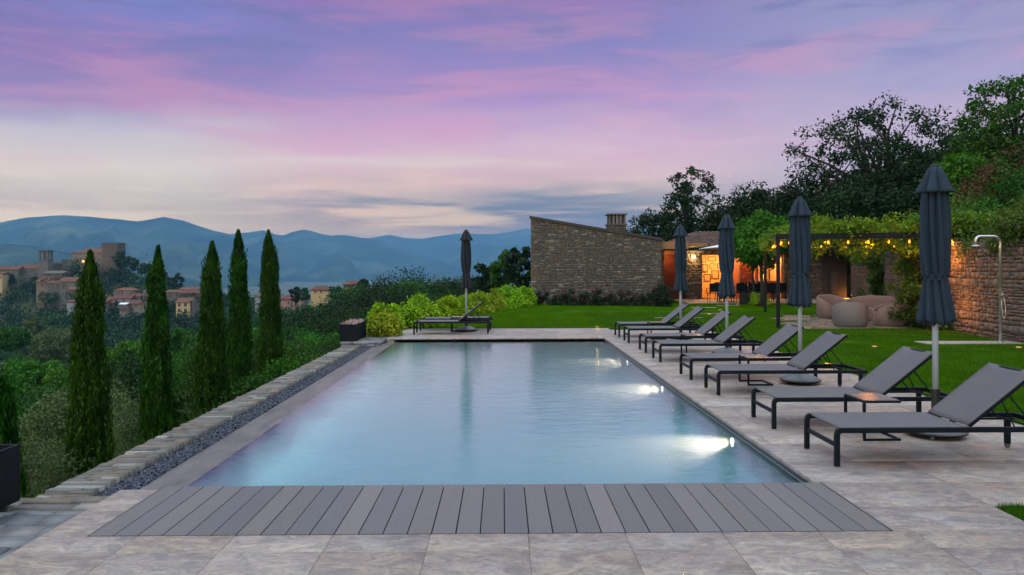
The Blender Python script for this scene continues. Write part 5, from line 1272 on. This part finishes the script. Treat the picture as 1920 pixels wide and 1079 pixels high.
for i, (px0, px1, lb) in enumerate(((1350, 1402, 'long dark dining table left of the young tree'), (1425, 1458, 'smaller dark dining table right of the young tree'))):
    t = empty('dining_table', (X((px0 + px1) / 2, 38.1), 38.1, .02), 0, lb, 'table'); hw_ = (X(px1, 38.1) - X(px0, 38.1)) / 2
    MB().box(-hw_, hw_, -.45, .45, .71, .75).build('tabletop', MT['anth'], t, bevel=.008)
    for sx_ in (-1, 1):
        for sy_ in (-.38, .38): MB().box(sx_ * (hw_ - .08) - .03, sx_ * (hw_ - .08) + .03, sy_ - .03, sy_ + .03, 0, .71).build('leg', MT['black'], t)
for i, (px, z) in enumerate(((1396, .77), (1400, .77), (1418, .77), (1432, .77))):
    cnd = empty('candle_glass', (X(px, 38.0), 38.0 - .1 * (i % 2), .77), 0, 'small lit candle glass on the patio dining table', 'candle', 'lit candles on the dining table')
    MB().lathe([(.001, 0), (.035, 0), (.04, .10), (.036, .10), (.03, .01)], 12).build('glass', MT['whiteplast'], cnd); MB().lathe([(.001, .05), (.02, .07), (.012, .11), (.001, .15)], 8).build('flame', MT['glow'], cnd)
bx = empty('black_planter', (X(1401, 36.1), 36.1, 0), 0, 'squat black box planter on the patio edge before the dining table', 'planter')
MB().box(-.29, .29, -.28, .28, .0, .46).build('box', MT['black'], bx, bevel=.01); MB().box(-.25, .25, -.24, .24, .455, .465).build('soil', MT['soil'], bx)
# parasol open over the dining area
P_ = at(1362, 459, 37.4); wp = empty('white_parasol', (X(1420, 37.6), 37.6, 0), 0, 'open white square parasol above the dining table, mostly hidden by the young tree', 'parasol')
hx_ = X(1420, 37.6) - X(1326, 37.6); zt = at(1326, 465, 37.4).z
MB().raw([(-hx_, -1.6, zt), (hx_, -1.6, zt), (hx_, 1.6, zt), (-hx_, 1.6, zt), (0, 0, zt + .5), (-hx_, -1.6, zt - .03), (hx_, -1.6, zt - .03), (hx_, 1.6, zt - .03), (-hx_, 1.6, zt - .03), (0, 0, zt + .47)],
         [(0, 1, 4), (1, 2, 4), (2, 3, 4), (3, 0, 4), (6, 5, 9), (7, 6, 9), (8, 7, 9), (5, 8, 9), (0, 5, 6, 1), (1, 6, 7, 2), (2, 7, 8, 3), (3, 8, 5, 0)]).build('canopy', MT['whitecloth'], wp)
MB().tube([(0, 0, 0), (0, 0, zt + .5)], .03, 10).build('pole', MT['black'], wp)
P_ = at(1516, 410, 39.4); Q_ = at(1528, 431, 39.4); sl2 = empty('shade_sail', (P_.x, 39.4, 0), 0, 'white steep peak of a folded shade canopy rising behind the second parasol', 'shade sail')
MB().raw([(0, 0, P_.z), (Q_.x - P_.x, 0, Q_.z), (-.35, .0, Q_.z - .1), (0, .3, P_.z - .05), (Q_.x - P_.x, .5, Q_.z), (-.35, .5, Q_.z - .1)], [(0, 2, 1), (3, 4, 5), (0, 1, 4, 3), (0, 3, 5, 2), (2, 5, 4, 1)]).build('canopy', MT['whitecloth'], sl2)
MB().tube([(0, .1, 0), (0, .1, P_.z)], .03, 8).build('pole', MT['black'], sl2)

# ------------------------------------------------------------------ fireplace recess beside the house
fp = empty('outdoor_fireplace', (16.6, 40, 0), 0, 'dark recessed outdoor fireplace with an orange uplight, right of the house', 'fireplace')
f0, f1 = X(1541, 40.4), X(1597, 40.4)
loc(MB().box(f0, f1, 41.0, 41.1, 0, 2.75).box(f0, f1, 40.45, 41.0, 2.45, 2.75).build('dark_wall', mat('dark_stone', (.022, .022, .025), (.035, .034, .035), 5, .8, bump=.01, bs=14)), fp)  # near-black stone colour on the recess back and lintel
loc(MB().box(f0 + .7, f0 + 1.0, 40.92, 40.999, .3, 1.4).build('hearth_panel', MT['mortar']), fp)
loc(MB().box(f1 - .55, f1 - .05, 40.55, 40.62, .03, .06).build('uplight_bar', MT['glow']), fp)
plamp(f1 - .04, 40.6, .18, 30, (1, .32, .04), .03, 'uplight')

# ------------------------------------------------------------------ curved retaining wall
rw = empty('retaining_wall', (13, 25, 0), 0, 'long curving retaining wall of small squared stones on the right', 'wall')
wp_ = [(13.0, 8), (12.2, 11), (11.7, 13.5), (11.42, 16), (11.42, 18), (11.7, 20.3), (12.2, 22.3), (12.75, 24.2), (13.35, 26.1), (14.05, 28.2), (14.9, 30.6), (15.7, 33), (16.4, 35.2), (16.95, 37.2), (17.45, 39.2), (f1 + .02, 40.5)]
acc = [0]
for (a, b_), (c, d) in zip(wp_, wp_[1:]): acc.append(acc[-1] + math.hypot(c - a, d - b_))
def wallP(s, h, o):
    i = 0
    while i < len(acc) - 2 and s > acc[i + 1]: i += 1
    u = (s - acc[i]) / (acc[i + 1] - acc[i]); (a, b_), (c, d) = wp_[i], wp_[i + 1]; x, y = a + (c - a) * u, b_ + (d - b_) * u
    dx, dy = (c - a), (d - b_); ln = math.hypot(dx, dy); return (x - dy / ln * o - h * 0, y + dx / ln * o, h - .08)
Hw = lambda s: 2.42 + .12 * math.sin(s * .5)
np1 = np_mesh('wall_face', *courses(wallP, acc[-1], Hw, (.10, .21), (.09, .27), proud=(0, .03), gap=.016, jit=.012, seed=91, double=.55), MT['stone2']); loc(np1, rw)
V = []; Q = []
for i in range(121):
    s = acc[-1] * i / 120
    for h, o in ((0, -.03), (2.36, -.03), (2.36, -.45)): V.append(wallP(s, h, o))
for i in range(120):
    for j in range(2): b = i * 3 + j; Q.append((b, b + 3, b + 4, b + 1))
loc(np_mesh('wall_core', V, Q, MT['mortar']), rw)

# ------------------------------------------------------------------ pergola
d1 = Vector((2.22, 7.70, 0)).normalized(); d2 = Vector((d1.y, -d1.x, 0)); o0 = Vector((7.54, 21.5, 0))
pg = empty('pergola', tuple(o0), 0, 'dark steel pergola overgrown with yellow green wisteria and hung with bulbs', 'pergola')
Hp = 2.57; Lw = 5.0; Ld = 8.0
for a, b_ in ((0, 0), (Ld, 0)):
    p = d1 * a + d2 * b_; T_ = Matrix.Rotation(math.atan2(d1.y, d1.x), 4, 'Z'); T_.translation = p
    MB().box(-.05, .05, -.05, .05, 0, Hp - .1, T_).build('post', MT['frame'], pg, bevel=.004)
bm_ = MB()
bm_.bar(d2 * -.06 + Vector((0, 0, Hp - .075)), d2 * (Lw + .3) + Vector((0, 0, Hp - .075)), .10, .15)
bm_.bar(d1 * .05 + Vector((0, 0, Hp - .075)), d1 * Ld + Vector((0, 0, Hp - .075)), .10, .149)
bm_.bar(d1 * Ld + d2 * .05 + Vector((0, 0, Hp - .077)), d1 * Ld + d2 * (Lw + 1.2) + Vector((0, 0, Hp - .077)), .10, .145)
bm_.build('beam', MT['frame'], pg)
rf_ = MB()
for i in range(1, 10): p = d1 * (Ld * i / 10); rf_.bar(p + d2 * .05 + Vector((0, 0, Hp - .05)), p + d2 * (Lw + .7) + Vector((0, 0, Hp - .05)), .05, .08)
rf_.build('rafter', MT['frame'], pg)
# string bulbs
bl_ = []
for i in range(10): bl_.append(o0 + d2 * (.30 + i * .50) + d1 * .12 + Vector((0, 0, Hp - .24)))
for i in range(9): bl_.append(o0 + d1 * (.25 + i * .85) + d2 * .10 + Vector((0, 0, Hp - .24)))
for i in range(6): bl_.append(o0 + d1 * (4.0 + .2 * i) + d2 * (.8 + i * .75) + Vector((0, 0, Hp - .26)))
b0_ = empty('string_bulb')
MB().lathe([(.001, -.040), (.016, -.034), (.026, -.015), (.026, .006), (.014, .030), (.012, .05)], 12).build('glass_bulb', MT['bulb'], b0_, smooth=True)
MB().tube([(0, 0, .045), (0, 0, .09)], .016, 8).tube([(0, 0, .09), (0, 0, .16)], .004, 5).build('socket', MT['black'], b0_)
for i, p in enumerate(bl_):
    o = b0_ if i == 0 else copy_tree(b0_); o.location = p
    lb = 'warm glowing string bulb under the front pergola beam' if i < 10 else 'warm glowing string bulb under the left pergola beam' if i < 19 else 'warm glowing string bulb deeper under the leafy pergola roof'
    tag(o, lb, 'light bulb', ['front beam bulbs', 'left beam bulbs', 'inner pergola bulbs'][0 if i < 10 else 1 if i < 19 else 2])
    if i % 2 == 0: plamp(p.x, p.y, p.z - .03, 32.0, (1, .28, .03), .03, 'bulb_light')
# wisteria on the roof, hanging fringe
r = np.random.default_rng(77); C = []
for i in range(330):
    a = r.uniform(-.15, Ld + .3); b_ = r.uniform(.6 if a < 2 else .25, Lw + 2.2); h = Hp + r.uniform(.05, .38) + .12 * math.sin(b_ * 1.6)
    p = o0 + d1 * a + d2 * b_; C.append((p.x, p.y, h))
for i in range(80):
    p = o0 + d2 * r.uniform(1.0, Lw + 1.6) + d1 * r.uniform(-.15, .15); C.append((p.x, p.y, Hp + r.uniform(-.0, .4)))
for i in range(34):
    p = o0 + d1 * r.uniform(0.5, Ld) + d2 * r.uniform(-.15, .2); C.append((p.x, p.y, Hp + r.uniform(-.25, .12)))
for i in range(70):
    b_ = r.uniform(.9, Lw + 1); p = o0 + d2 * b_ + d1 * r.uniform(.15, 1.2); C.append((p.x, p.y, Hp - r.uniform(.12, .30 + .3 * abs(math.sin(b_ * 2.2)))))
C = np.array(C); V, Q = cloud(C, r.uniform(.16, .30, len(C)), 66, .12, .75, .6, .40, .3, r=r)
ws = empty('wisteria', (o0.x, o0.y, 0), 0, 'yellow green wisteria spreading over the pergola roof and hanging below it', 'climbing plant')
loc(np_mesh('foliage', V, Q, GREEN['vine']), ws)
tk = MB(); e0 = o0 + d2 * 4.9 + d1 * .5; tk.tube([e0 + Vector((.1, 0, -.1)), e0 + Vector((0, .1, 1)), e0 + Vector((.05, 0, 2)), e0 + Vector((-.3, .2, 2.6))], [.06, .05, .04, .03], 8)
loc(tk.build('stem', MT['bark']), ws)
def climber(px, Y, w_, z1, lm, lb, seed, n_=60, xo=0):
    r = np.random.default_rng(seed); x0 = X(px, Y); C = []
    for i in range(n_):
        z = r.uniform(.1, z1); ww = w_ * (.65 + .35 * math.sin(z * 2.1 + seed) + (.35 if z < .9 else 0)); C.append((r.normal() * ww * .35, r.normal() * ww * .3, z))
    V, Q = cloud(np.array(C), r.uniform(.14, .28, n_), 90, .11, .9, .3, .5, .3, r=r); t = empty('climbing_shrub', (x0, Y, 0), 0, lb, 'climbing plant')
    np_mesh('foliage', V, Q, GREEN[lm], t); MB().tube([(0, 0, -.1), (.05, 0, z1 * .4), (-.04, 0, z1 * .8), (0, 0, z1)], [.07, .05, .04, .02], 8).build('stem', MT['bark'], t); return t
climber(1643, 31, 1.15, 2.6, 'vined', 'dark climbing plant on a trunk rising to the pergola behind the sofa', 901, 80)
climber(1722, 21.9, .95, 2.5, 'vined', 'leafy climber on the right pergola corner behind the nearest parasol', 902, 80)
climber(1738, 20.9, 1.15, 1.2, 'vined', 'low dark bushy foot of climbing plant against the retaining wall behind the nearest parasol', 903, 60)
climber(1705, 23.0, .7, 2.5, 'vine', 'yellow lit climber hanging from the pergola beside the nearest parasol', 904, 40)
plamp(X(1700, 24.3), 24.3, .25, 40, (1, .34, .05), .03, 'uplight'); plamp(11.35, 20.35, 1.9, 42, (1, .28, .03), .05, 'wall_wash'); plamp(11.1, 19.7, .7, 34, (1, .28, .03), .05, 'wall_wash')

# ------------------------------------------------------------------ recessed path lights
PLs = [(1120, 613, 'path light glowing in the lawn edge behind the far coping'), (1294, 564, 'path light glowing at the patio edge behind the far lounger'), (1383, 571.5, 'path light glowing on the patio edge left of the black planter'), (1350, 582, 'upper path light of the two glowing in the lawn before the patio'), (1331, 590, 'lower path light of the two glowing in the lawn before the patio'),
       (1552, 684, 'path light glowing in the lawn edge behind the fourth lounger'), (1640, 651.5, 'faint path light in the lawn near the third lounger'), (1910, 653, 'path light glowing below the retaining wall at the right edge'), (1600, 563, 'path light at the foot of the fireplace recess')]
pl0 = None
for i, (px, py, lb) in enumerate(PLs):
    p = gnd(px, py, .0)
    if pl0 is None:
        pl0 = empty('path_light'); MB().lathe([(.001, .012), (.045, .012), (.05, .0), (.05, -.03)], 16).build('lens', MT['glow'], pl0); MB().lathe([(.05, -.03), (.055, .010), (.07, .012), (.075, -.03)], 16).build('ring', MT['steel_dark'], pl0); o = pl0
    else: o = copy_tree(pl0)
    if i == 0: p = Vector((at(1120, 613, 21.85).x, 21.85, 0))
    if i == 1: p = Vector((X(1294, 36.2), 36.2, 0))
    if i == 8: p = Vector((X(1600, 38.6), 38.6, 0))
    o.location = (p.x, p.y, .01); tag(o, lb, 'path light', 'recessed path lights')
    plamp(p.x, p.y, .12, .8, (1, .62, .08), .03, 'path_glow')

# ------------------------------------------------------------------ village on the hill
VR = mat('village_roof', (.12, .042, .022), (.075, .032, .02), .4, .9, objr=.3, bump=.1, bs=2)
VS = {'stone': mat('village_stone', (.085, .095, .088), (.135, .14, .122), .5, .95, objr=.3, ns2=1.5), 'dark': mat('village_dark_stone', (.06, .055, .048), (.095, .085, .07), .4, .95, ns2=1.2), 'cream': mat('village_cream', (.40, .33, .17), (.36, .30, .16), .3, .9), 'orange': mat('village_orange', (.16, .13, .09), (.13, .11, .08), .4, .9),
      'pink': mat('village_pink', (.25, .17, .145), (.22, .15, .13), .4, .9), 'white': mat('village_white', (.22, .25, .26), (.19, .21, .22), .4, .9), 'blue': mat('village_blue', (.04, .11, .26), (.035, .09, .21), .4, .9), 'beige': mat('village_beige', (.17, .165, .14), (.14, .135, .115), .4, .9, ns2=1.1), 'grey': mat('village_grey_roof', (.07, .078, .078), (.10, .10, .095), .5, .9)}
WINM = mat('village_window', (.015, .018, .022), None, rough=.3)
KEEP = []; DBG = False
def house(x0, x1, yr, ye, yb_, Y, m, label, dep=9, roof=None, hip=False, wins=(), name='village_house', sx_=1, side=0):
    p0 = at(x0, ye, Y); p1 = at(x1, ye, Y); zb = at(x0, yb_, Y).z; ze = p0.z; zr = at(x0, yr, Y).z; w_ = (p1.x - p0.x) / 2; t = empty(name, ((p0.x + p1.x) / 2, Y, zb), 0, label, 'building')
    h = ze - zb; rh = zr - ze
    MB().box(-w_, w_, 0, dep, -12, h).build('wall', VS[m], t)
    if roof != 'flat':
        e = .35; i = w_ * .55 if hip else 0
        ym = dep / 2
        mb = MB(); mb.raw([(-w_ - e, -e, h - .05), (w_ + e, -e, h - .05), (w_ + e, dep + e, h - .05), (-w_ - e, dep + e, h - .05), (-w_ - e + i, ym, h + rh), (w_ + e - i, ym, h + rh), (-w_ - e, -e, h - .3), (w_ + e, -e, h - .3), (w_ + e, dep + e, h - .3), (-w_ - e, dep + e, h - .3)],
                         [(0, 1, 5, 4), (2, 3, 4, 5), (1, 2, 5), (3, 0, 4), (6, 7, 1, 0), (7, 8, 2, 1), (8, 9, 3, 2), (9, 6, 0, 3), (9, 8, 7, 6)])
        rr = mb.build('roof', VS['grey'] if roof == 'grey' else VR, t)
        if w_ > 3: MB().box(w_ * .3, w_ * .3 + .7, ym - .4, ym + .4, h + rh * .6, h + rh + .9).build('chimney_stack', VS['stone'], rr)
    else: MB().box(-w_ - .25, w_ + .25, -.25, dep + .25, h, h + .45).build('roof', VS['grey'], t)
    for (wx, wy, ww, wh) in wins:
        wx -= ww * .25; ww *= 1.5; wh *= 1.35
        a = at(wx, wy + wh, Y); b_ = at(wx + ww, wy, Y); W2 = MB().box(a.x - t.location.x, b_.x - t.location.x, -.10, .0, a.z - zb, b_.z - zb).build('window', WINM, t)
        MB().box(a.x - t.location.x - .15, b_.x - t.location.x + .15, -.16, -.0, a.z - zb - .18, a.z - zb).build('sill', VS['grey'], W2)
    if __name__ == '__main__' and DBG: print('HOUSE', label[:40], 'base', round(zb, 1), 'terr', round(terrain(t.location.x, Y - 1), 1))
    KEEP.append((x0 - 2, x1 + 2, min(yb_ - 3, ye + 14), Y)); return t
Hh = house
Hh(-8, 34, 499, 505.5, 532, 452, 'stone', 'long low stone building with a red roof at the left picture edge of the village', wins=[(6, 510, 2, 3), (14, 511, 2, 3), (24, 510, 2, 3)])
Hh(33, 72, 496, 503.5, 538, 456, 'stone', 'long stone building with a red roof touching the bell tower', wins=[(40, 509, 2.4, 3), (48, 508, 2.4, 3), (60, 506, 2.4, 3), (66, 512, 2, 3)])
Hh(30, 58, 520, 521, 545, 447, 'dark', 'ruined dark stone retaining house below the long roofs', roof='flat')
Hh(-4, 4, 511, 514, 530, 440, 'cream', 'small cream house cut by the left picture edge', wins=[(0, 518, 1.5, 2.5)])
bt = Hh(72, 89.5, 487, 488, 516, 450, 'stone', 'square stone bell tower with two arched openings left of the castle', dep=5.5, roof='flat', name='bell_tower')
bw_ = (at(89.5, 480, 450).x - at(72, 480, 450).x) / 2; z0_ = at(80, 488, 450).z - bt.location.z + .45; z1_ = at(80, 473.5, 450).z - bt.location.z
for y_ in (0, 4.7):
    for x_, hw2 in ((-bw_ + .55, .55), (0, .38), (bw_ - .55, .55)): MB().box(x_ - hw2, x_ + hw2, y_, y_ + .8, z0_, z1_).build('belfry_pier', VS['stone'], bt)
MB().box(-bw_, bw_, 0, 5.5, z1_, z1_ + .7).box(-bw_ - .35, bw_ + .35, -.35, 5.85, z1_ + .7, z1_ + 1.1).build('cap', VS['dark'], bt)
Hh(92, 117, 494.5, 495.5, 512, 462, 'dark', 'low dark wall block between bell tower and castle', roof='flat')
Hh(116, 142, 487, 488, 503, 460, 'stone', 'low stone annex left of the castle', roof='flat', dep=7, wins=[(122, 490, 2, 3)])
Hh(135, 193, 465.5, 474, 500, 462, 'beige', 'castle hall with a hipped red roof beside the square keep', hip=True, dep=18, name='castle', wins=[(140, 483, 1.5, 5), (145, 483, 1.5, 5), (150, 483, 1.5, 5), (177, 481, 1.2, 5), (179, 481, 1.2, 5), (184, 484, 3.5, 5)])
Hh(191, 220.5, 456, 457, 503, 456, 'dark', 'tall plain square castle keep on the hilltop', dep=9.5, roof='flat', name='castle_keep')
Hh(82, 117, 508, 512.5, 520, 440, 'dark', 'low grey roofed barn under the castle', roof='grey')
Hh(68, 101, 519, 529, 546, 428, 'orange', 'orange walled house with a red roof at the left of the village row', wins=[(78, 533, 2, 3), (88, 533, 2, 3)])
Hh(89, 112, 525.5, 531, 552, 426, 'stone', 'grey stone house right of the orange house', wins=[(92, 534, 2, 4), (98, 534, 2, 4), (106, 534, 2, 4)])
Hh(112, 141, 520, 528, 558, 424, 'stone', 'tall stone house with a dark roofed loggia in the village row', wins=[(115, 529.5, 4.5, 6), (120.5, 529.5, 4.5, 6), (124, 537, 2, 4), (118, 537, 2, 4), (124, 546, 2, 4)])
Hh(138, 156, 521, 529, 562, 426, 'orange', 'narrow reddish house behind the nearest cypress', wins=[(142, 532, 4, 4)])
Hh(127, 150, 538, 543, 566, 416, 'stone', 'lower stone house with two rows of windows beside the nearest cypress', wins=[(129, 546, 2, 3), (137, 546, 2, 3), (129, 552, 2.4, 3), (137, 552, 2.4, 3), (143, 546, 2, 3)])
Hh(125, 137, 563, 566, 576, 400, 'white', 'tiny white house among the trees below the village')
Hh(184, 198, 562, 568, 592, 392, 'beige', 'narrow beige house at the left of the lower hamlet', wins=[(186.5, 570, 1.6, 2.6), (194, 570, 1.6, 2.6), (186.5, 576, 1.8, 5), (194, 576, 1.6, 3)])
Hh(196, 214, 557, 568, 592, 396, 'dark', 'steep red roofed house wrapped in green beside the beige one')
Hh(214, 249, 540, 544.5, 562, 408, 'beige', 'hip roofed beige house above the lower hamlet', hip=True, wins=[(217, 548, 2, 5), (222, 547, 2, 3), (228, 547, 2, 3), (245, 546, 2, 4)])
Hh(212, 245, 553, 560, 590, 398, 'white', 'whitish house with red roof and small arched door in the lower hamlet', wins=[(215, 568, 3, 4), (218, 577, 2.5, 3), (230, 561, 3, 3)])
Hh(243, 264, 551, 556, 575, 402, 'stone', 'grey stone house with a slanting white edged roof', dep=7)
Hh(238, 274, 563.5, 569.5, 596, 388, 'beige', 'wide beige house with a brown roof in the lower hamlet', wins=[(244, 571, 3, 2.6), (254, 571, 2, 2.6), (246, 578, 4, 3.2), (265, 578.5, 1.5, 1.5)])
Hh(224, 240.5, 575, 576, 596, 386, 'beige', 'terrace block with two dark arches below the white awning', roof='flat', dep=6, wins=[(226, 578, 5, 4.5), (233.5, 578, 5, 4.5)])
aw = at(233, 568, 386.5); a_ = MB().raw([(-2, 0, 0), (2, 0, 0), (2, 2.4, .6), (-2, 2.4, .6), (-2, 0, -.2), (2, 0, -.2), (2, 2.4, .4), (-2, 2.4, .4)], [(0, 1, 2, 3), (7, 6, 5, 4), (0, 4, 5, 1), (1, 5, 6, 2), (2, 6, 7, 3), (3, 7, 4, 0)]).build('awning', MT['whitecloth']); a_.location = (aw.x, 385.0, aw.z - .6); tag(a_, 'small white awning above the arched terrace block', 'awning')
Hh(268, 281, 544, 546, 572, 402, 'beige', 'beige house with one barred window left of the second cypress', roof='grey', wins=[(271.5, 551, 3, 5)])
Hh(280, 312, 546, 549, 575, 410, 'stone', 'stone house hidden behind the second cypress')
Hh(311, 338, 544, 548, 576, 408, 'stone', 'stone house right of the second cypress', wins=[(318, 553, 2, 4), (330, 550, 2, 3)])
Hh(336, 371, 539, 543, 552, 412, 'dark', 'long upper red roof above the yellow house')
Hh(336, 382, 544.5, 550, 580, 402, 'dark', 'long dark stone house behind the yellow house', wins=[(340, 552, 2, 3), (355, 552, 3, 3.5), (366, 552, 2.5, 3), (372, 559, 2, 3), (366, 559, 2, 3)])
Hh(330, 356, 559, 567, 590, 384, 'cream', 'bright yellow cream house with a red roof and four green windows', wins=[(334.5, 568.5, 3.4, 4.4), (346, 568.5, 3.4, 4.4), (334.5, 579.5, 3.4, 4.0), (346, 579, 3.4, 6)])
Hh(356, 364, 562, 565, 590, 385, 'stone', 'narrow stone annex stuck to the yellow house', roof='flat', dep=7, wins=[(358, 568, 2.6, 6), (358, 577, 2.6, 5)])
Hh(478, 487, 553, 556, 568, 330, 'white', 'tiny white house between the two dark cypresses')
Hh(523, 566, 554, 561, 577, 300, 'pink', 'pink house with a broad hipped red roof right of the cypresses', hip=True, dep=8, wins=[(540, 566, 2, 3), (555, 564, 2.2, 4), (556, 571, 2.4, 5), (546, 567, 2, 3)])
Hh(583, 615, 536.5, 543.5, 552, 262, 'cream', 'low cream house with a hipped red roof on the wooded ridge', hip=True, dep=7, wins=[(590, 545.5, 2, 2.4), (601, 545.5, 2, 2.4)])
Hh(644, 674.5, 527, 533, 540, 252, 'blue', 'blue upper storey house with a red hipped roof on the wooded ridge', hip=True, dep=6, wins=[(649, 534.5, 2.2, 5), (660, 534.5, 2.4, 5), (666, 534.5, 2, 5)])
Hh(645, 673, 540.2, 540.4, 548, 251.4, 'cream', 'cream ground floor block directly below the blue storey', roof='flat', dep=6, wins=[(650, 542, 3, 4), (661, 542, 3, 4)])
for i, (px, py) in enumerate(((156, 490.5), (177, 490))):
    p = at(px, py, 452); l_ = empty('castle_floodlight', (p.x, 452, p.z), 0, ('left' if i == 0 else 'right') + ' of the two orange floodlights at the foot of the castle', 'floodlight')
    MB().lathe([(.001, -.5), (.45, -.3), (.55, 0), (.45, .3), (.001, .5)], 12).build('lamp', emit_mat('sodium_lamp', (1, .42, .05), 6), l_); MB().tube([(0, .2, -6), (0, .2, 0)], .1, 6).build('pole', MT['black'], l_)
    plamp(p.x, 450.5, p.z, 500, (1, .42, .08), .3, 'flood_light')
# hill trees that can be told apart
for i, (px, pb, pt_, Y, w_, lm, lb) in enumerate([(228, 512, 470, 452, 26, 'dark', 'dark tree right beside the castle keep'), (245, 515, 478, 446, 34, 'dark', 'rounded tree second to the right of the keep'), (272, 520, 492, 440, 30, 'dark', 'tree on the falling hill shoulder'), (322, 548, 511, 425, 24, 'dark', 'open dark tree standing above the lower hamlet'), (335, 552, 512, 422, 20, 'dark', 'slim dark tree next to the open one above the hamlet'), (300, 540, 505, 432, 28, 'dark', 'dark tree left of the open one above the hamlet'),
                                                  (553, 575, 534, 268, 24, 'dark', 'single round tree on the ridge left of the cream house'), (572, 570, 540, 266, 20, 'mid', 'small tree touching the cream house on the ridge'), (630, 565, 534, 254, 26, 'dark', 'round tree between the cream and the blue house'), (682, 560, 520, 240, 24, 'dark', 'dark tree just right of the blue house')]):
    tree_px(px, pb, pt_, Y, w_, GREEN['farwood'] if Y > 300 else GREEN[lm], 950 + i, lb, K=24, per=60, leaf=Y * .0030, trunk=.1, limbs=4, group='trees among the hill houses')
cn = at(22, 507, 446); t = make_tree(at(22, 507, 446).z - at(22, 534, 446).z, 4.4, GREEN['dark'], K=40, per=60, leaf=.8, seed=970, shape='cone', trunk=.05, hollow=0, limbs=3, name='conical_tree'); place(t, cn.x, 446, at(22, 534, 446).z, label='dark conical tree before the long village building', cat='tree')

def hillf(r):
    y = r.uniform(300, 500); px = r.uniform(-160, 500); return (px - 942) / FPX * y, y
farwood('hill_wood', 2600, hillf, 'dense dark wood covering the village hill', 1.25, 60, (2.6, 4.6))
def valf(r):
    y = 150 + 320 * r.random() ** .8; px = r.uniform(380, 900); return (px - 942) / FPX * y, y
farwood('ridge_wood', 900, valf, 'dark wood on the low ridge behind the hedge and the scattered houses', .95, 60, (2.2, 3.8))
def val2(r):
    y = 500 + 900 * r.random(); px = r.uniform(-200, 1000); return (px - 942) / FPX * y, y
farwood('valley_wood', 900, val2, 'hazy wood in the far valley behind the village', 2.6, 26, (6, 12))

# ------------------------------------------------------------------ mountains
mm, k, out = new_mat('mountain_forest'); oc = k.add('ShaderNodeTexCoord').outputs['Object']; p = k.add('ShaderNodeBsdfPrincipled')
k.link(k.ramp(k.noise(oc, .0016, 7, .6), [(.35, (.010, .020, .010)), (.52, (.035, .055, .026)), (.68, (.11, .13, .07))]), p.inputs[0]); p.inputs['Roughness'].default_value = 1; p.inputs['Specular IOR Level'].default_value = 0
b = k.add('ShaderNodeBump'); b.inputs['Distance'].default_value = 120; k.link(k.noise(oc, .006, 5), b.inputs['Height']); k.link(b.outputs[0], p.inputs['Normal']); k.link(p.outputs[0], out.inputs[0])
from mathutils import noise as mn
def mountain(name, Yd, ridge, depth, base_z, seed, px0=-700, px1=2500, n_=260, m_=34):
    V = []; Q = []
    for i in range(n_ + 1):
        px = px0 + (px1 - px0) * i / n_; py = lerp_pts(ridge, px); xr_ = (px - 942) / FPX * Yd
        zr = CH + (HY - py) / FPX * Yd
        zr += (mn.fractal(Vector((px * .02, seed, 0)), 1, 2, 5)) * Yd * .0009
        for j in range(m_ + 1):
            u = j / m_; y = Yd - depth * (1 - u) if u <= 1 else Yd
            e = u ** 1.25; spur = mn.fractal(Vector((px * .010, u * 2.2 + seed, seed * 3.1)), .9, 2.1, 5)
            z = base_z + (zr - base_z) * (e + spur * .34 * math.sin(math.pi * u)); x = xr_ * y / Yd * (1 - .0) + spur * 60 * (1 - u)
            V.append((x, y, min(z, base_z + (zr - base_z) * (.25 + .75 * u))))
        V.append((xr_, Yd + depth * .6, base_z))
    mm_ = m_ + 2
    for i in range(n_):
        for j in range(mm_ - 1): b = i * mm_ + j; Q.append((b, b + mm_, b + mm_ + 1, b + 1))
    o = np_mesh(name, V, Q, mm, smooth=True); return struct(o)
mountain('mountains', 6200, [(-700, 440), (0, 417), (60, 406), (120, 402), (180, 406), (262, 414), (310, 406), (345, 412), (390, 428), (430, 438), (470, 470), (600, 540), (800, 600)], 3000, -160, 3, px1=900)
mountain('mountains', 7600, [(-700, 470), (300, 450), (440, 438), (475, 434), (495, 431), (520, 438), (533, 441), (550, 434), (570, 430), (592, 435), (620, 442), (645, 440), (670, 444), (700, 447), (780, 478), (870, 500), (1000, 530), (1400, 560)], 3000, -160, 8, px0=0, px1=1500)
mountain('mountains', 10500, [(300, 470), (640, 452), (690, 447), (730, 440), (760, 446), (790, 448), (830, 442), (870, 437), (920, 440), (950, 436), (985, 429), (1010, 432), (1100, 436), (1300, 425), (2500, 420)], 3400, -160, 15, px0=200)
mountain('mountains', 3600, [(-700, 470), (-60, 455), (30, 456), (80, 461), (150, 476), (260, 500), (400, 530), (600, 570)], 1500, -170, 22, px1=650, n_=120)

# ------------------------------------------------------------------ air
m, k, out = new_mat('haze_air'); pv = k.add('ShaderNodeVolumePrincipled'); pv.inputs['Color'].default_value = (.17, .42, .74, 1); pv.inputs['Density'].default_value = .00013; pv.inputs['Anisotropy'].default_value = .1
k.link(pv.outputs[0], out.inputs['Volume']); m.cycles.homogeneous_volume = True if hasattr(m, 'cycles') and hasattr(m.cycles, 'homogeneous_volume') else None
HT = 610
hz = MB().box(-16500, 16500, -320, 17000, -420, HT).build('haze', m); hz['kind'] = 'stuff'; hz['label'] = 'thin blue evening haze filling the valley'; hz['category'] = 'haze'
